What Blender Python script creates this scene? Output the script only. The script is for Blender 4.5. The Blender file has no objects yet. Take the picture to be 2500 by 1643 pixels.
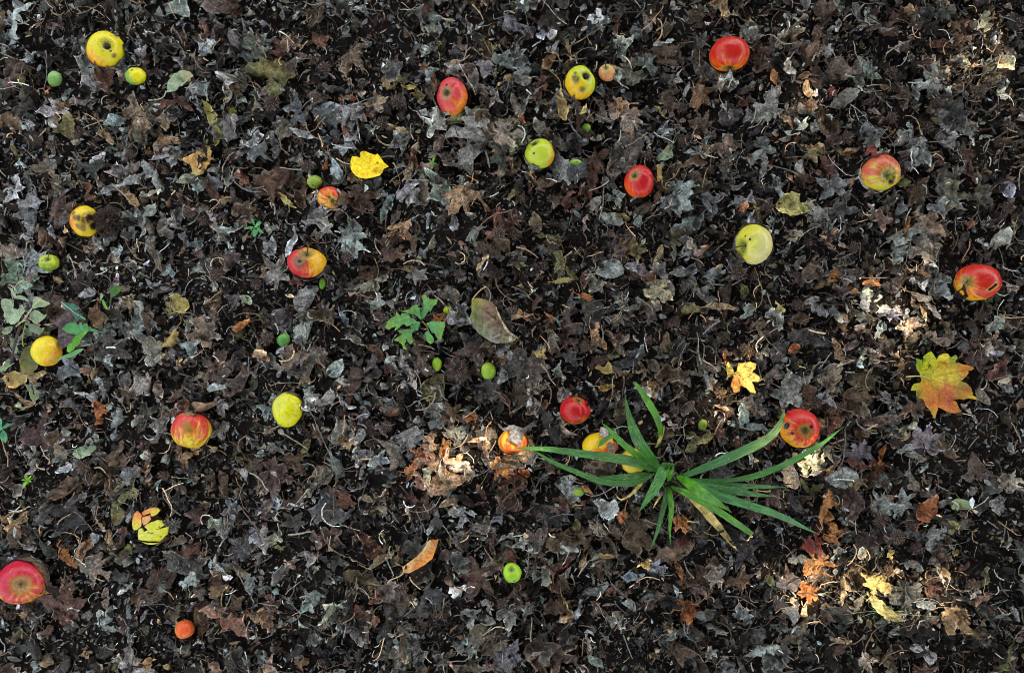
import bpy, math, random
import numpy as np
from mathutils import Vector, Matrix
from mathutils.geometry import delaunay_2d_cdt

SC = bpy.context.scene
COL = SC.collection
random.seed(7)
RNG = np.random.default_rng(11)

# ------------------------------------------------------------------ camera
D = 1.75                      # camera height over the soil, metres
F = 2187.0                    # focal length in pixels of the 2500 px photo
cam_d = bpy.data.cameras.new('camera')
cam_d.sensor_width = 36.0
cam_d.lens = 36.0 * F / 2500.0
cam_d.clip_start = 0.05
cam_d.clip_end = 400.0
cam = bpy.data.objects.new('camera', cam_d)
cam.location = (0, 0, D)
cam.rotation_euler = (0, 0, 0)
COL.objects.link(cam)
SC.camera = cam

# ------------------------------------------------------------------ light
SUN_EL = math.radians(54.0)
SUN_AZ = math.radians(38.0)            # counted from +X (right in the photo) towards +Y (up)
S = Vector((math.cos(SUN_EL) * math.cos(SUN_AZ), math.cos(SUN_EL) * math.sin(SUN_AZ), math.sin(SUN_EL)))
world = bpy.data.worlds.new('World')
SC.world = world
world.use_nodes = True
wt = world.node_tree
for n in list(wt.nodes):
    wt.nodes.remove(n)
wo = wt.nodes.new('ShaderNodeOutputWorld')
bg = wt.nodes.new('ShaderNodeBackground')
sky = wt.nodes.new('ShaderNodeTexSky')
sky.sky_type = 'NISHITA'
sky.sun_disc = False
sky.sun_elevation = SUN_EL
sky.sun_rotation = math.radians(90.0) - SUN_AZ
sky.air_density = 1.0
sky.dust_density = 3.0
sky.ozone_density = 0.6
bg.inputs['Strength'].default_value = 0.13
hz = wt.nodes.new('ShaderNodeHueSaturation')          # thin high haze: a paler sky
hz.inputs['Saturation'].default_value = 0.34
wt.links.new(sky.outputs[0], hz.inputs['Color'])
wt.links.new(hz.outputs[0], bg.inputs[0])
wt.links.new(bg.outputs[0], wo.inputs[0])
sun_d = bpy.data.lights.new('sun', 'SUN')
sun_d.energy = 2.0
sun_d.angle = math.radians(0.5)
sun_d.color = (1.0, 0.86, 0.68)
sun = bpy.data.objects.new('sun', sun_d)
sun.rotation_euler = S.to_track_quat('Z', 'Y').to_euler()
sun.location = S * 8
COL.objects.link(sun)
SC.view_settings.view_transform = 'Standard'
SC.view_settings.look = 'None'
SC.view_settings.gamma = 1.0
SC.view_settings.use_curve_mapping = False
SC.view_settings.exposure = 2.38
SC.cycles.filter_width = 0.95

# ------------------------------------------------------------------ helpers
def W(px, py, z=0.0):
    k = (D - z) / F
    return ((px - 1250.0) * k, -(py - 821.5) * k, z)

TX = [0, 620, 1240, 1860]
TY = [110, 570, 1050]
def T(r, c, X, Y):            # enlarged-crop position -> photo pixel
    return TX[c] + X / 3.258, TY[r] + Y / 3.258

def lin(c):
    return tuple((v / 12.92 if v <= 0.04045 else ((v + 0.055) / 1.055) ** 2.4) for v in c)

def hexc(h):
    return lin(tuple(int(h[i:i + 2], 16) / 255.0 for i in (0, 2, 4)))

def link(o, parent=None):
    COL.objects.link(o)
    if parent is not None:
        o.parent = parent
    return o

def tag(o, label=None, cat=None, group=None, kind=None):
    if label: o['label'] = label
    if cat: o['category'] = cat
    if group: o['group'] = group
    if kind: o['kind'] = kind
    return o

def empty(name, loc):
    o = bpy.data.objects.new(name, None)
    o.location = loc
    o.empty_display_size = 0.02
    COL.objects.link(o)
    return o

def mesh_np(name, v, f, mats, col=None, uv=None, smooth=True, extra=None, mi=None):
    """v (n,3), f (m,3) triangles, col (n,3) pigment colour, uv (n,2) vein coordinates"""
    v = np.asarray(v, dtype=np.float32); f = np.asarray(f, dtype=np.int32)
    me = bpy.data.meshes.new(name)
    me.vertices.add(len(v)); me.vertices.foreach_set('co', v.ravel())
    me.loops.add(f.size); me.loops.foreach_set('vertex_index', f.ravel())
    me.polygons.add(len(f))
    me.polygons.foreach_set('loop_start', np.arange(0, f.size, 3, dtype=np.int32))
    me.polygons.foreach_set('loop_total', np.full(len(f), 3, dtype=np.int32))
    if smooth:
        me.polygons.foreach_set('use_smooth', np.ones(len(f), dtype=bool))
    if mi is not None:
        me.polygons.foreach_set('material_index', np.asarray(mi, dtype=np.int32))
    if col is not None:
        a = me.attributes.new('pigment', 'FLOAT_VECTOR', 'POINT')
        a.data.foreach_set('vector', np.asarray(col, dtype=np.float32).ravel())
    if uv is not None:
        a = me.attributes.new('vein', 'FLOAT_VECTOR', 'POINT')
        u3 = np.zeros((len(v), 3), dtype=np.float32); u3[:, :2] = uv
        a.data.foreach_set('vector', u3.ravel())
    if extra:
        for k, arr in extra.items():
            a = me.attributes.new(k, 'FLOAT_VECTOR', 'POINT')
            a.data.foreach_set('vector', np.asarray(arr, dtype=np.float32).ravel())
    for m in (mats if isinstance(mats, (list, tuple)) else [mats]):
        me.materials.append(m)
    me.update(calc_edges=True)
    return me

def obj_mesh(name, me, parent=None, loc=None):
    o = bpy.data.objects.new(name, me)
    if loc is not None: o.location = loc
    return link(o, parent)

def tube(pts, rad, n=5):
    """tapered tube along points -> v,f"""
    pts = np.asarray(pts, float); m = len(pts)
    rad = np.interp(np.linspace(0, 1, m), np.linspace(0, 1, len(rad)), rad)
    tg = np.gradient(pts, axis=0); tg /= np.linalg.norm(tg, axis=1)[:, None] + 1e-9
    up = np.array([0.13, 0.21, 0.97])
    a = np.cross(tg, up); a /= np.linalg.norm(a, axis=1)[:, None] + 1e-9
    b = np.cross(tg, a)
    ang = np.arange(n) / n * 2 * math.pi
    v = pts[:, None, :] + rad[:, None, None] * (np.cos(ang)[None, :, None] * a[:, None, :] + np.sin(ang)[None, :, None] * b[:, None, :])
    v = v.reshape(-1, 3)
    f = []
    for i in range(m - 1):
        for j in range(n):
            p = i * n + j; q = i * n + (j + 1) % n
            f += [(p, q, q + n), (p, q + n, p + n)]
    for k in range(1, n - 1):
        f.append((0, k + 1, k)); e = (m - 1) * n; f.append((e, e + k, e + k + 1))
    return v, np.array(f)

def smooth_pts(pts, n):
    """Catmull-Rom through points"""
    P = np.asarray(pts, float)
    if len(P) < 3:
        t = np.linspace(0, 1, n)[:, None]
        return P[0] * (1 - t) + P[-1] * t
    Q = np.vstack([2 * P[0] - P[1], P, 2 * P[-1] - P[-2]])
    out = []
    for s in np.linspace(0, len(P) - 1 - 1e-6, n):
        i = int(s); t = s - i
        p0, p1, p2, p3 = Q[i], Q[i + 1], Q[i + 2], Q[i + 3]
        out.append(0.5 * ((2 * p1) + (-p0 + p2) * t + (2 * p0 - 5 * p1 + 4 * p2 - p3) * t * t + (-p0 + 3 * p1 - 3 * p2 + p3) * t ** 3))
    return np.array(out)

# ------------------------------------------------------------------ materials
class NT:
    def __init__(s, name):
        s.m = bpy.data.materials.new(name); s.m.use_nodes = True
        s.t = s.m.node_tree
        for n in list(s.t.nodes): s.t.nodes.remove(n)
        s.out = s.n('ShaderNodeOutputMaterial'); s.b = s.n('ShaderNodeBsdfPrincipled')
        s.l(s.b.outputs[0], s.out.inputs[0])
    def n(s, k, **kw):
        x = s.t.nodes.new(k)
        for a, v in kw.items(): setattr(x, a, v)
        return x
    def l(s, a, b): s.t.links.new(a, b)
    def put(s, sock, v):
        if hasattr(v, 'is_output') or isinstance(v, bpy.types.NodeSocket): s.l(v, sock)
        elif isinstance(v, (tuple, list)) and len(v) == 3 and sock.type == 'RGBA': sock.default_value = (*v, 1)
        else: sock.default_value = v
    def math(s, op, a, b=0.5, c=None, clamp=False):
        x = s.n('ShaderNodeMath', operation=op, use_clamp=clamp)
        s.put(x.inputs[0], a); s.put(x.inputs[1], b)
        if c is not None: s.put(x.inputs[2], c)
        return x.outputs[0]
    def mix(s, f, a, b, mode='MIX'):
        x = s.n('ShaderNodeMix', data_type='RGBA', blend_type=mode)
        s.put(x.inputs[0], f); s.put(x.inputs[6], a); s.put(x.inputs[7], b)
        return x.outputs[2]
    def noise(s, vec, scale, detail=4, rough=0.6, dist=0.0):
        x = s.n('ShaderNodeTexNoise'); x.inputs['Scale'].default_value = scale
        x.inputs['Detail'].default_value = detail; x.inputs['Roughness'].default_value = rough
        x.inputs['Distortion'].default_value = dist
        if vec is not None: s.l(vec, x.inputs['Vector'])
        return x.outputs[0]
    def attr(s, name):
        x = s.n('ShaderNodeAttribute', attribute_name=name); return x.outputs['Vector']
    def ramp(s, v, lo, hi, a=0.0, b=1.0):
        x = s.n('ShaderNodeMapRange', interpolation_type='SMOOTHSTEP')
        s.put(x.inputs[0], v)
        for i, q in zip((1, 2, 3, 4), (lo, hi, a, b)): x.inputs[i].default_value = q
        return x.outputs[0]
    def bump(s, h, strength, dist):
        x = s.n('ShaderNodeBump'); x.inputs['Strength'].default_value = strength
        x.inputs['Distance'].default_value = dist; s.put(x.inputs['Height'], h)
        s.l(x.outputs[0], s.b.inputs['Normal'])

def leaf_material(name, veins=0.5, vlight=1.9, mott=1.0, rough=0.72, spec=0.25, second=9.0, bump=0.7, blotch=0.6):
    t = NT(name)
    geo = t.n('ShaderNodeNewGeometry').outputs['Position']
    pig = t.attr('pigment')
    n1 = t.noise(geo, 55, 5, 0.65, 0.4)
    n2 = t.noise(geo, 210, 5, 0.75)
    n3 = t.noise(geo, 18, 3, 0.5)
    f = t.math('MULTIPLY', t.ramp(n1, 0.30, 0.72, 1 - 0.5 * mott, 1 + 0.45 * mott), t.ramp(n2, 0.32, 0.68, 1 - 0.60 * mott, 1 + 0.62 * mott))
    f = t.math('MULTIPLY', f, t.ramp(n3, 0.3, 0.7, 1 - 0.15 * mott, 1 + 0.15 * mott))
    vm = t.n('ShaderNodeVectorMath', operation='SCALE'); t.l(pig, vm.inputs[0]); t.l(f, vm.inputs['Scale'])
    c = vm.outputs[0]
    # decay blotches
    bl = t.ramp(t.noise(geo, 34, 4, 0.6, 0.8), 0.58, 0.70, 0.0, blotch)
    c = t.mix(bl, c, t.mix(1.0, c, (0.42, 0.36, 0.30), 'MULTIPLY'))
    # veins from the leaf's own coordinates: x along the nearest main vein, y away from it
    sp = t.n('ShaderNodeSeparateXYZ'); t.l(t.attr('vein'), sp.inputs[0])
    al, pe = sp.outputs[0], sp.outputs[1]
    main = t.ramp(pe, 0.004, 0.016, 1.0, 0.0)
    s2 = t.math('SUBTRACT', al, t.math('MULTIPLY', pe, 0.75))
    fr = t.math('FRACT', t.math('MULTIPLY', s2, second))
    tri = t.math('ABSOLUTE', t.math('SUBTRACT', fr, 0.5))
    sec = t.ramp(tri, 0.0, 0.10, 0.75, 0.0)
    v = t.math('MAXIMUM', main, sec)
    v = t.math('MULTIPLY', v, t.ramp(n1, 0.3, 0.55, 0.35, 1.0))
    vf = t.math('MULTIPLY', v, veins)
    c = t.mix(vf, c, t.mix(1.0, c, (vlight, vlight * 0.97, vlight * 0.9), 'MULTIPLY'))
    t.l(c, t.b.inputs['Base Color'])
    t.b.inputs['Roughness'].default_value = rough
    t.b.inputs['Specular IOR Level'].default_value = spec
    h = t.math('ADD', t.math('MULTIPLY', n1, 0.9), t.math('MULTIPLY', n2, 0.7))
    h = t.math('ADD', h, t.math('MULTIPLY', v, 0.35))
    t.bump(h, bump, 0.006)
    return t.m

M_DRY = leaf_material('dry_leaf', 0.35, 1.6, 1.0)
M_CHIP = leaf_material('leaf_litter', 0.0, 1.0, 0.8)
M_FRESH = leaf_material('fresh_leaf', 0.5, 1.35, 0.42, 0.5, 0.35, 10.0, 0.35, 0.15)
M_FALLEN = leaf_material('fallen_leaf', 0.55, 0.55, 0.38, 0.55, 0.3, 7.0, 0.45, 0.35)
M_BLADE = None

def pigment_material(name, rough=0.7, spec=0.3, mott=0.5, scale=120, bump=0.5, dist=0.002):
    t = NT(name)
    geo = t.n('ShaderNodeNewGeometry').outputs['Position']
    n1 = t.noise(geo, scale, 5, 0.65)
    vm = t.n('ShaderNodeVectorMath', operation='SCALE'); t.l(t.attr('pigment'), vm.inputs[0])
    t.l(t.ramp(n1, 0.28, 0.72, 1 - mott, 1 + mott), vm.inputs['Scale'])
    t.l(vm.outputs[0], t.b.inputs['Base Color'])
    t.b.inputs['Roughness'].default_value = rough; t.b.inputs['Specular IOR Level'].default_value = spec
    t.bump(n1, bump, dist)
    return t.m
M_WOOD = pigment_material('twig_bark', 0.8, 0.2, 0.55, 260)
M_BURR = pigment_material('burr_wood', 0.75, 0.2, 0.6, 300)
M_STEM = pigment_material('green_stem', 0.5, 0.35, 0.25, 200)

def blade_material():
    t = NT('strap_leaf')
    sp = t.n('ShaderNodeSeparateXYZ'); t.l(t.attr('vein'), sp.inputs[0])
    geo = t.n('ShaderNodeNewGeometry').outputs['Position']
    # fine parallel ribs across the blade width
    w = t.n('ShaderNodeTexNoise', noise_dimensions='2D'); cmb = t.n('ShaderNodeCombineXYZ')
    t.l(t.math('MULTIPLY', sp.outputs[0], 3.0), cmb.inputs[0]); t.l(t.math('MULTIPLY', sp.outputs[1], 9.0), cmb.inputs[1])
    t.l(cmb.outputs[0], w.inputs['Vector']); w.inputs['Scale'].default_value = 1.0; w.inputs['Detail'].default_value = 3
    n1 = t.noise(geo, 22, 3, 0.5)
    f = t.math('MULTIPLY', t.ramp(w.outputs[0], 0.34, 0.66, 0.50, 1.55), t.ramp(n1, 0.3, 0.7, 0.8, 1.2))
    vm = t.n('ShaderNodeVectorMath', operation='SCALE'); t.l(t.attr('pigment'), vm.inputs[0]); t.l(f, vm.inputs['Scale'])
    sp2 = t.ramp(t.noise(geo, 300, 2, 0.5), 0.66, 0.70, 0, 0.7)
    c = t.mix(sp2, vm.outputs[0], (0.42, 0.42, 0.16))
    t.l(c, t.b.inputs['Base Color'])
    t.b.inputs['Roughness'].default_value = 0.34; t.b.inputs['Specular IOR Level'].default_value = 0.45
    t.bump(w.outputs[0], 0.7, 0.002)
    return t.m
M_BLADE = blade_material()

def soil_material():
    t = NT('dark_soil')
    geo = t.n('ShaderNodeNewGeometry').outputs['Position']
    a = t.noise(geo, 45, 6, 0.75); b = t.noise(geo, 400, 4, 0.7); g = t.noise(geo, 6, 3, 0.6)
    c = t.mix(t.ramp(a, 0.35, 0.7), (0.007, 0.0055, 0.0045), (0.034, 0.026, 0.020))
    c = t.mix(t.ramp(g, 0.4, 0.65, 0, 0.5), c, (0.030, 0.022, 0.016))
    vo = t.n('ShaderNodeTexVoronoi'); vo.inputs['Scale'].default_value = 160
    t.l(geo, vo.inputs['Vector'])
    c = t.mix(t.ramp(vo.outputs['Distance'], 0.02, 0.3, 0.35, 0.0), c, (0.10, 0.09, 0.085))
    t.l(c, t.b.inputs['Base Color']); t.b.inputs['Roughness'].default_value = 0.95
    t.b.inputs['Specular IOR Level'].default_value = 0.1
    t.bump(t.math('ADD', a, t.math('MULTIPLY', b, 0.6)), 1.0, 0.010)
    return t.m
M_SOIL = soil_material()
# ------------------------------------------------------------------ height field of the litter
HX0, HX1, HY0, HY1, HR = -2.2, 2.2, -1.9, 1.9, 0.004
HNX, HNY = int((HX1 - HX0) / HR), int((HY1 - HY0) / HR)
def waves(x, y, freqs, amps, seed):
    r = np.random.default_rng(seed); z = np.zeros_like(x)
    for f, a in zip(freqs, amps):
        for _ in range(4):
            t = r.uniform(0, 2 * math.pi); p = r.uniform(0, 6.28)
            z += a * 0.5 * np.sin(f * (x * math.cos(t) + y * math.sin(t)) + p + 0.8 * np.sin(f * 0.6 * (y * math.cos(t) - x * math.sin(t)) + p * 2))
    return z
GF, GA = (3.0, 9.0, 26.0, 70.0), (0.004, 0.005, 0.006, 0.003)
def ground_z(x, y): return waves(np.asarray(x, float), np.asarray(y, float), GF, GA, 5)
_gx, _gy = np.meshgrid(HX0 + (np.arange(HNX) + .5) * HR, HY0 + (np.arange(HNY) + .5) * HR, indexing='ij')
H = ground_z(_gx, _gy)
def hidx(x, y):
    return (np.clip(((x - HX0) / HR).astype(int), 0, HNX - 1), np.clip(((y - HY0) / HR).astype(int), 0, HNY - 1))
def hget(x, y): i, j = hidx(np.asarray(x), np.asarray(y)); return H[i, j]
def hput(v, cap=0.045):
    i, j = hidx(v[:, 0], v[:, 1]); z = np.minimum(v[:, 2], cap)
    for a, b in ((0, 0), (1, 0), (0, 1)):
        np.maximum.at(H, (np.minimum(i + a, HNX - 1), np.minimum(j + b, HNY - 1)), z)

# fruit that the litter has to make room for: photo px, radius px, sink factor
BALLS = []      # (x, y, z, R)
def push_out(v):
    if not BALLS: return v
    B = np.array(BALLS); c = v.mean(0); ext = np.abs(v[:, :2] - c[:2]).max()
    near = np.where((np.abs(B[:, :2] - c[:2]).max(1)) < B[:, 3] + ext)[0]
    for k in near:
        bx, by, bz, R = B[k]
        d = v - B[k, :3]; q = np.linalg.norm(d, axis=1)
        m = (q < R * 1.03) | ((np.hypot(d[:, 0], d[:, 1]) < R) & (d[:, 2] > 0))
        if m.any():
            s = d[m]; h = np.hypot(s[:, 0], s[:, 1]) + 1e-6
            zz = np.clip(s[:, 2] + .40 * R, -.6 * R, .62 * R)                     # slides outwards, never over the top
            rr = np.sqrt(np.maximum((1.05 * R) ** 2 - zz ** 2, (.2 * R) ** 2)) + .05 * (R - h)
            v[m] = B[k, :3] + np.stack([s[:, 0] / h * rr, s[:, 1] / h * rr, zz], 1)
    return v

# ------------------------------------------------------------------ leaf outlines (unit: about one leaf length)
def mirror(half):
    return half + [(x, -y) for x, y in reversed(half) if abs(y) > 1e-6]
MAPLE = mirror([(1, 0), (.84, .07), (.82, .20), (.66, .16), (.50, .22), (.62, .36), (.62, .48), (.76, .68), (.52, .64), (.40, .68), (.26, .50), (.24, .64), (.04, .78), (-.06, .56), (-.20, .44), (-.27, .24), (-.16, .10), (-.03, .02)])
MAPLE_T = [(1, 0), (.74, .66), (.74, -.66), (.02, .74), (.02, -.74)]
STAR = mirror([(1, 0), (.72, .17), (.48, .24), (.52, .46), (.54, .82), (.30, .62), (.12, .42), (-.06, .54), (-.36, .70), (-.28, .38), (-.18, .12), (-.02, .02)])
STAR_T = [(1, 0), (.50, .80), (.50, -.80), (-.36, .66), (-.36, -.66)]
TRI = mirror([(1, 0), (.7, .20), (.46, .30), (.28, .40), (.18, .66), (-.06, .50), (-.20, .20), (-.05, .03)])
TRI_T = [(1, 0), (.16, .62), (.16, -.62)]
def ovate(w, n=16, tip=0.85):
    h = []
    for i in range(n + 1):
        t = i / n; x = 0.5 - t
        y = w * (math.sin(math.pi * (t ** tip))) ** 0.8 if 0 < t < 1 else 0
        h.append((x, y + (0.012 if i % 2 and 0 < i < n else 0)))
    return mirror(h)
OVATE, LANCE, BROAD = ovate(.27), ovate(.14, 16, .95), ovate(.35, 18, .8)

def jag(poly, step, amp, r):
    """re-sample an outline at about `step` with an uneven, nibbled edge"""
    out = []
    P = np.array(poly, float)
    for i in range(len(P)):
        a, b = P[i], P[(i + 1) % len(P)]
        L = np.linalg.norm(b - a); k = max(1, int(round(L / step)))
        nrm = np.array([a[1] - b[1], b[0] - a[0]]) / (L + 1e-9)
        for j in range(k):
            q = a + (b - a) * j / k
            out.append(q + nrm * r.normal(0, amp) * (1 if j else .3))
    return np.array(out)

def tear(P, r, L, n):
    """bites taken out of the margin"""
    c = P.mean(0)
    for _ in range(n):
        k = r.integers(len(P)); b = P[k]; rad = r.uniform(.10, .24) * L
        d = P - b; q = np.linalg.norm(d, axis=1); m = q < rad
        toc = (c - b) / (np.linalg.norm(c - b) + 1e-9)
        P[m] += toc * ((rad - q[m]) * r.uniform(.7, 1.1))[:, None]
    return P

def fill(poly, step, r):
    P = [Vector((float(a), float(b))) for a, b in poly]
    n = len(P); A = np.array(poly)
    lo, hi = A.min(0), A.max(0)
    xs = np.arange(lo[0], hi[0], step); ys = np.arange(lo[1], hi[1], step * .87)
    g = np.array([(x + (step * .5 if j % 2 else 0), y) for j, y in enumerate(ys) for x in xs])
    if len(g):
        g += r.normal(0, step * .14, g.shape)
        # keep points inside the outline and off its edge
        x, y = g[:, 0:1], g[:, 1:2]; x1, y1 = A[:, 0], A[:, 1]; x2, y2 = np.roll(x1, -1), np.roll(y1, -1)
        cr = ((y1 > y) != (y2 > y)) & (x < (x2 - x1) * (y - y1) / (y2 - y1 + 1e-12) + x1)
        ins = cr.sum(1) % 2 == 1
        dm = np.sqrt((x - x1) ** 2 + (y - y1) ** 2).min(1)
        g = g[ins & (dm > step * .45)]
    V = P + [Vector((float(a), float(b))) for a, b in g]
    vo, _, fo, _, _, _ = delaunay_2d_cdt(V, [(i, (i + 1) % n) for i in range(n)], [], 1, 1e-7)
    v = np.array([(q.x, q.y) for q in vo])
    f = []
    for t in fo:
        for k in range(1, len(t) - 1): f.append((t[0], t[k], t[k + 1]))
    f = np.array(f, dtype=int).reshape(-1, 3)
    a, b, c = v[f[:, 0]], v[f[:, 1]], v[f[:, 2]]
    cr = (b[:, 0] - a[:, 0]) * (c[:, 1] - a[:, 1]) - (b[:, 1] - a[:, 1]) * (c[:, 0] - a[:, 0])
    f[cr < 0] = f[cr < 0][:, ::-1]
    return v, f[np.abs(cr) > 1e-12]

def vein_uv(v, o, tips, L):
    """(along, away) of the nearest main vein, in leaf lengths"""
    best = np.full(len(v), 9e9); al = np.zeros(len(v))
    for t in tips:
        d = np.array(t, float) - np.array(o, float); d /= np.linalg.norm(d) + 1e-9
        q = v - np.array(o, float); a = q @ d; p = np.abs(q[:, 0] * d[1] - q[:, 1] * d[0])
        p = np.where(a < 0, np.linalg.norm(q, axis=1), p)
        m = p < best; best[m] = p[m]; al[m] = a[m]
    return np.stack([al / L, best / L], 1)

def crumple(v, uv, L, r, fold=.25, curl=1.0, rough=1.0, curl_dir=None, flip=None, rim=None):
    """flat leaf (metres) -> crumpled, curled leaf"""
    x, y = v[:, 0].copy(), v[:, 1].copy()
    z = uv[:, 1] * L * fold
    z = z + .010 * L * np.sin(2 * math.pi * 8 * (uv[:, 0] - .75 * uv[:, 1])) * np.minimum(uv[:, 1] * 9, 1)
    if rim is not None: z = z + rim * L * .035 * rough * r.uniform(-.3, 1.6)
    for f, a in ((4.5, .055), (9.0, .038), (19.0, .022)):
        for _ in range(2):
            t = r.uniform(0, 6.283); p = r.uniform(0, 6.283); t2 = t + 1.3
            w = (x * math.cos(t) + y * math.sin(t)) / L * f + p + 1.1 * np.sin((x * math.cos(t2) + y * math.sin(t2)) / L * f * .7 + p)
            z = z + rough * a * L * (.6 - np.abs(np.sin(w)))
            x = x + rough * a * .35 * L * np.cos(w) * math.cos(t)
            y = y + rough * a * .35 * L * np.cos(w) * math.sin(t)
    if flip is not None:          # one side folded over on itself
        t, u0 = flip; c, s = math.cos(t), math.sin(t)
        u, w = x * c + y * s, -x * s + y * c
        e = u - u0 * L; m = e > 0
        th = np.minimum(e / (.035 * L), math.pi); rad = .035 * L
        un = u0 * L + rad * np.sin(th) - np.maximum(e - math.pi * rad, 0) * .92
        zn = z * np.cos(th) + rad * (1 - np.cos(th)) + np.maximum(e - math.pi * rad, 0) * .22
        u = np.where(m, un, u); z = np.where(m, zn, z)
        x, y = u * c - w * s, u * s + w * c
    if curl:
        t = r.uniform(0, math.pi) if curl_dir is None else curl_dir
        c, s = math.cos(t), math.sin(t)
        u, w = x * c + y * s, -x * s + y * c
        k = curl / L * (1 + .8 * np.tanh(3 * w / L) * r.uniform(-1, 1))
        th = u * k * (1.0 + .35 * r.uniform(-1, 1) * np.sign(u))
        kk = np.where(np.abs(k) < 1e-6, 1e-6, k)
        u2 = np.sin(th) / kk; z2 = (1 - np.cos(th)) / kk
        zz = z * np.cos(th); u2 = u2 - z * np.sin(th)
        z = zz + z2; u = u2
        x, y = u * c - w * s, u * s + w * c
    return np.stack([x, y, z], 1)

SHAPES = {'m': (MAPLE, (0, 0), MAPLE_T, 1.28), 's': (STAR, (0, 0), STAR_T, 1.36), 't': (TRI, (0, 0), TRI_T, 1.16),
          'o': (OVATE, (-.5, 0), [(.5, 0)], 1.0), 'l': (LANCE, (-.5, 0), [(.5, 0)], 1.0), 'b': (BROAD, (-.5, 0), [(.5, 0)], 1.0)}

def shard_outline(r):
    n = r.integers(6, 10); a = np.sort(r.uniform(0, 6.283, n)); q = r.uniform(.22, .56, n)
    return [(math.cos(t) * w * 1.0, math.sin(t) * w * .62) for t, w in zip(a, q)]
def leaf_flat(kind, L, r, step, bites=0, warp=.6):
    poly, o, tips, span = SHAPES[kind] if kind != 'x' else (shard_outline(r), (-.5, r.uniform(-.3, .3)), [(.5, r.uniform(-.3, .3))], 1.0)
    s = L / span
    P = np.array(poly) * s * np.array([1, r.uniform(.85, 1.1)])
    if kind in 'mst': P[:, 0] -= .36 * s; o = (-.36 * s, 0); tips = [(a * s - .36 * s, b * s) for a, b in tips]
    else: o = (o[0] * s, 0); tips = [(a * s, b * s) for a, b in tips]
    if warp:      # no two leaves dry alike: lobes stretch, bend and shrink
        th = np.arctan2(P[:, 1], P[:, 0] + 1e-9); q = 1 + warp * (.16 * np.sin(th + r.uniform(0, 6.3)) + .13 * np.sin(2 * th + r.uniform(0, 6.3)) + .10 * np.sin(3 * th + r.uniform(0, 6.3)))
        P = P * q[:, None]; P[:, 1] += warp * r.normal(0, .35) * P[:, 0] ** 2 / L
    P = jag(P, step * .7, L * .010, r)
    if bites: P = tear(P, r, L, bites)
    v, f = fill(P, step, r)
    rim = np.zeros(len(v)); rim[:len(P)] = 1
    return v, f, vein_uv(v, o, tips, L), np.array(o), rim

# pigment table: name, colour (linear), word; w in part, and q, paint sunlight onto tan leaves
PIG = {'g': ((.305, .312, .285), 'grey'), 'b': ((.290, .325, .310), 'pale grey'), 'd': ((.074, .074, .068), 'dark grey'),
       'n': ((.120, .086, .056), 'brown'), 'k': ((.030, .023, .017), 'dark brown'), 'r': ((.115, .058, .040), 'reddish brown'),
       'p': ((.105, .072, .058), 'dull reddish brown'), 't': ((.40, .275, .150), 'tan'), 'y': ((.44, .36, .12), 'yellow tan'),
       'o': ((.33, .145, .050), 'orange brown'), 'v': ((.170, .165, .068), 'olive'), 'w': ((.55, .48, .36), 'cream'),
       'e': ((.255, .330, .200), 'pale green'), 'R': ((.22, .055, .040), 'red'), 'h': ((.250, .215, .160), 'grey-brown'),
       'q': ((.46, .30, .21), 'sunlit-painted tan'), 'u': ((.36, .35, .15), 'pale olive yellow'),
       'Y': ((.74, .54, .015), 'bright yellow')}
SHAPEW = {'m': 'lobed', 's': 'star-shaped', 't': 'three-pointed', 'o': 'oval', 'l': 'narrow', 'b': 'broad'}
def pig(c, r, spread=.16):
    a = np.array(PIG[c][0]) * math.exp(r.normal(0, spread)); return a * np.exp(r.normal(0, .05, 3))

def leaf_colours(v, uv, L, base, r, two=None, rim=None):
    n = len(v); q = v / L
    m = .5 + .5 * np.sin(q[:, 0] * r.uniform(3, 7) + q[:, 1] * r.uniform(3, 7) + r.uniform(0, 6))
    c2 = np.array(two) if two is not None else base * np.array([1.25, .95, .75]) * r.uniform(.55, 1.1)
    m = (m * r.uniform(.3, .8))[:, None]
    out = base * (1 - m) + c2 * m
    if rim is not None:           # dried, paler margin, also painted as light caught on the edge
        g = np.array(out).mean(1, keepdims=True); k = r.choice([0, .4, 1.0, 1.5]) * (rim * np.clip(.5 + .9 * np.sin(q[:, 0] * 9 + q[:, 1] * 7 + r.uniform(0, 6)), 0, 1.2))[:, None]
        out = out * (1 + k * .8) + k * .035
    return out

def settle(v, frac=.30, add=.0, drape=.55, zmax=None):
    """lay a leaf (world xy, own z) on what is already there"""
    h = hget(v[:, 0], v[:, 1])
    hm = h.mean()
    v[:, 2] += drape * (h - hm)
    off = np.percentile(h - v[:, 2], 100 * (1 - frac))
    v[:, 2] += off + add
    return v
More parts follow.
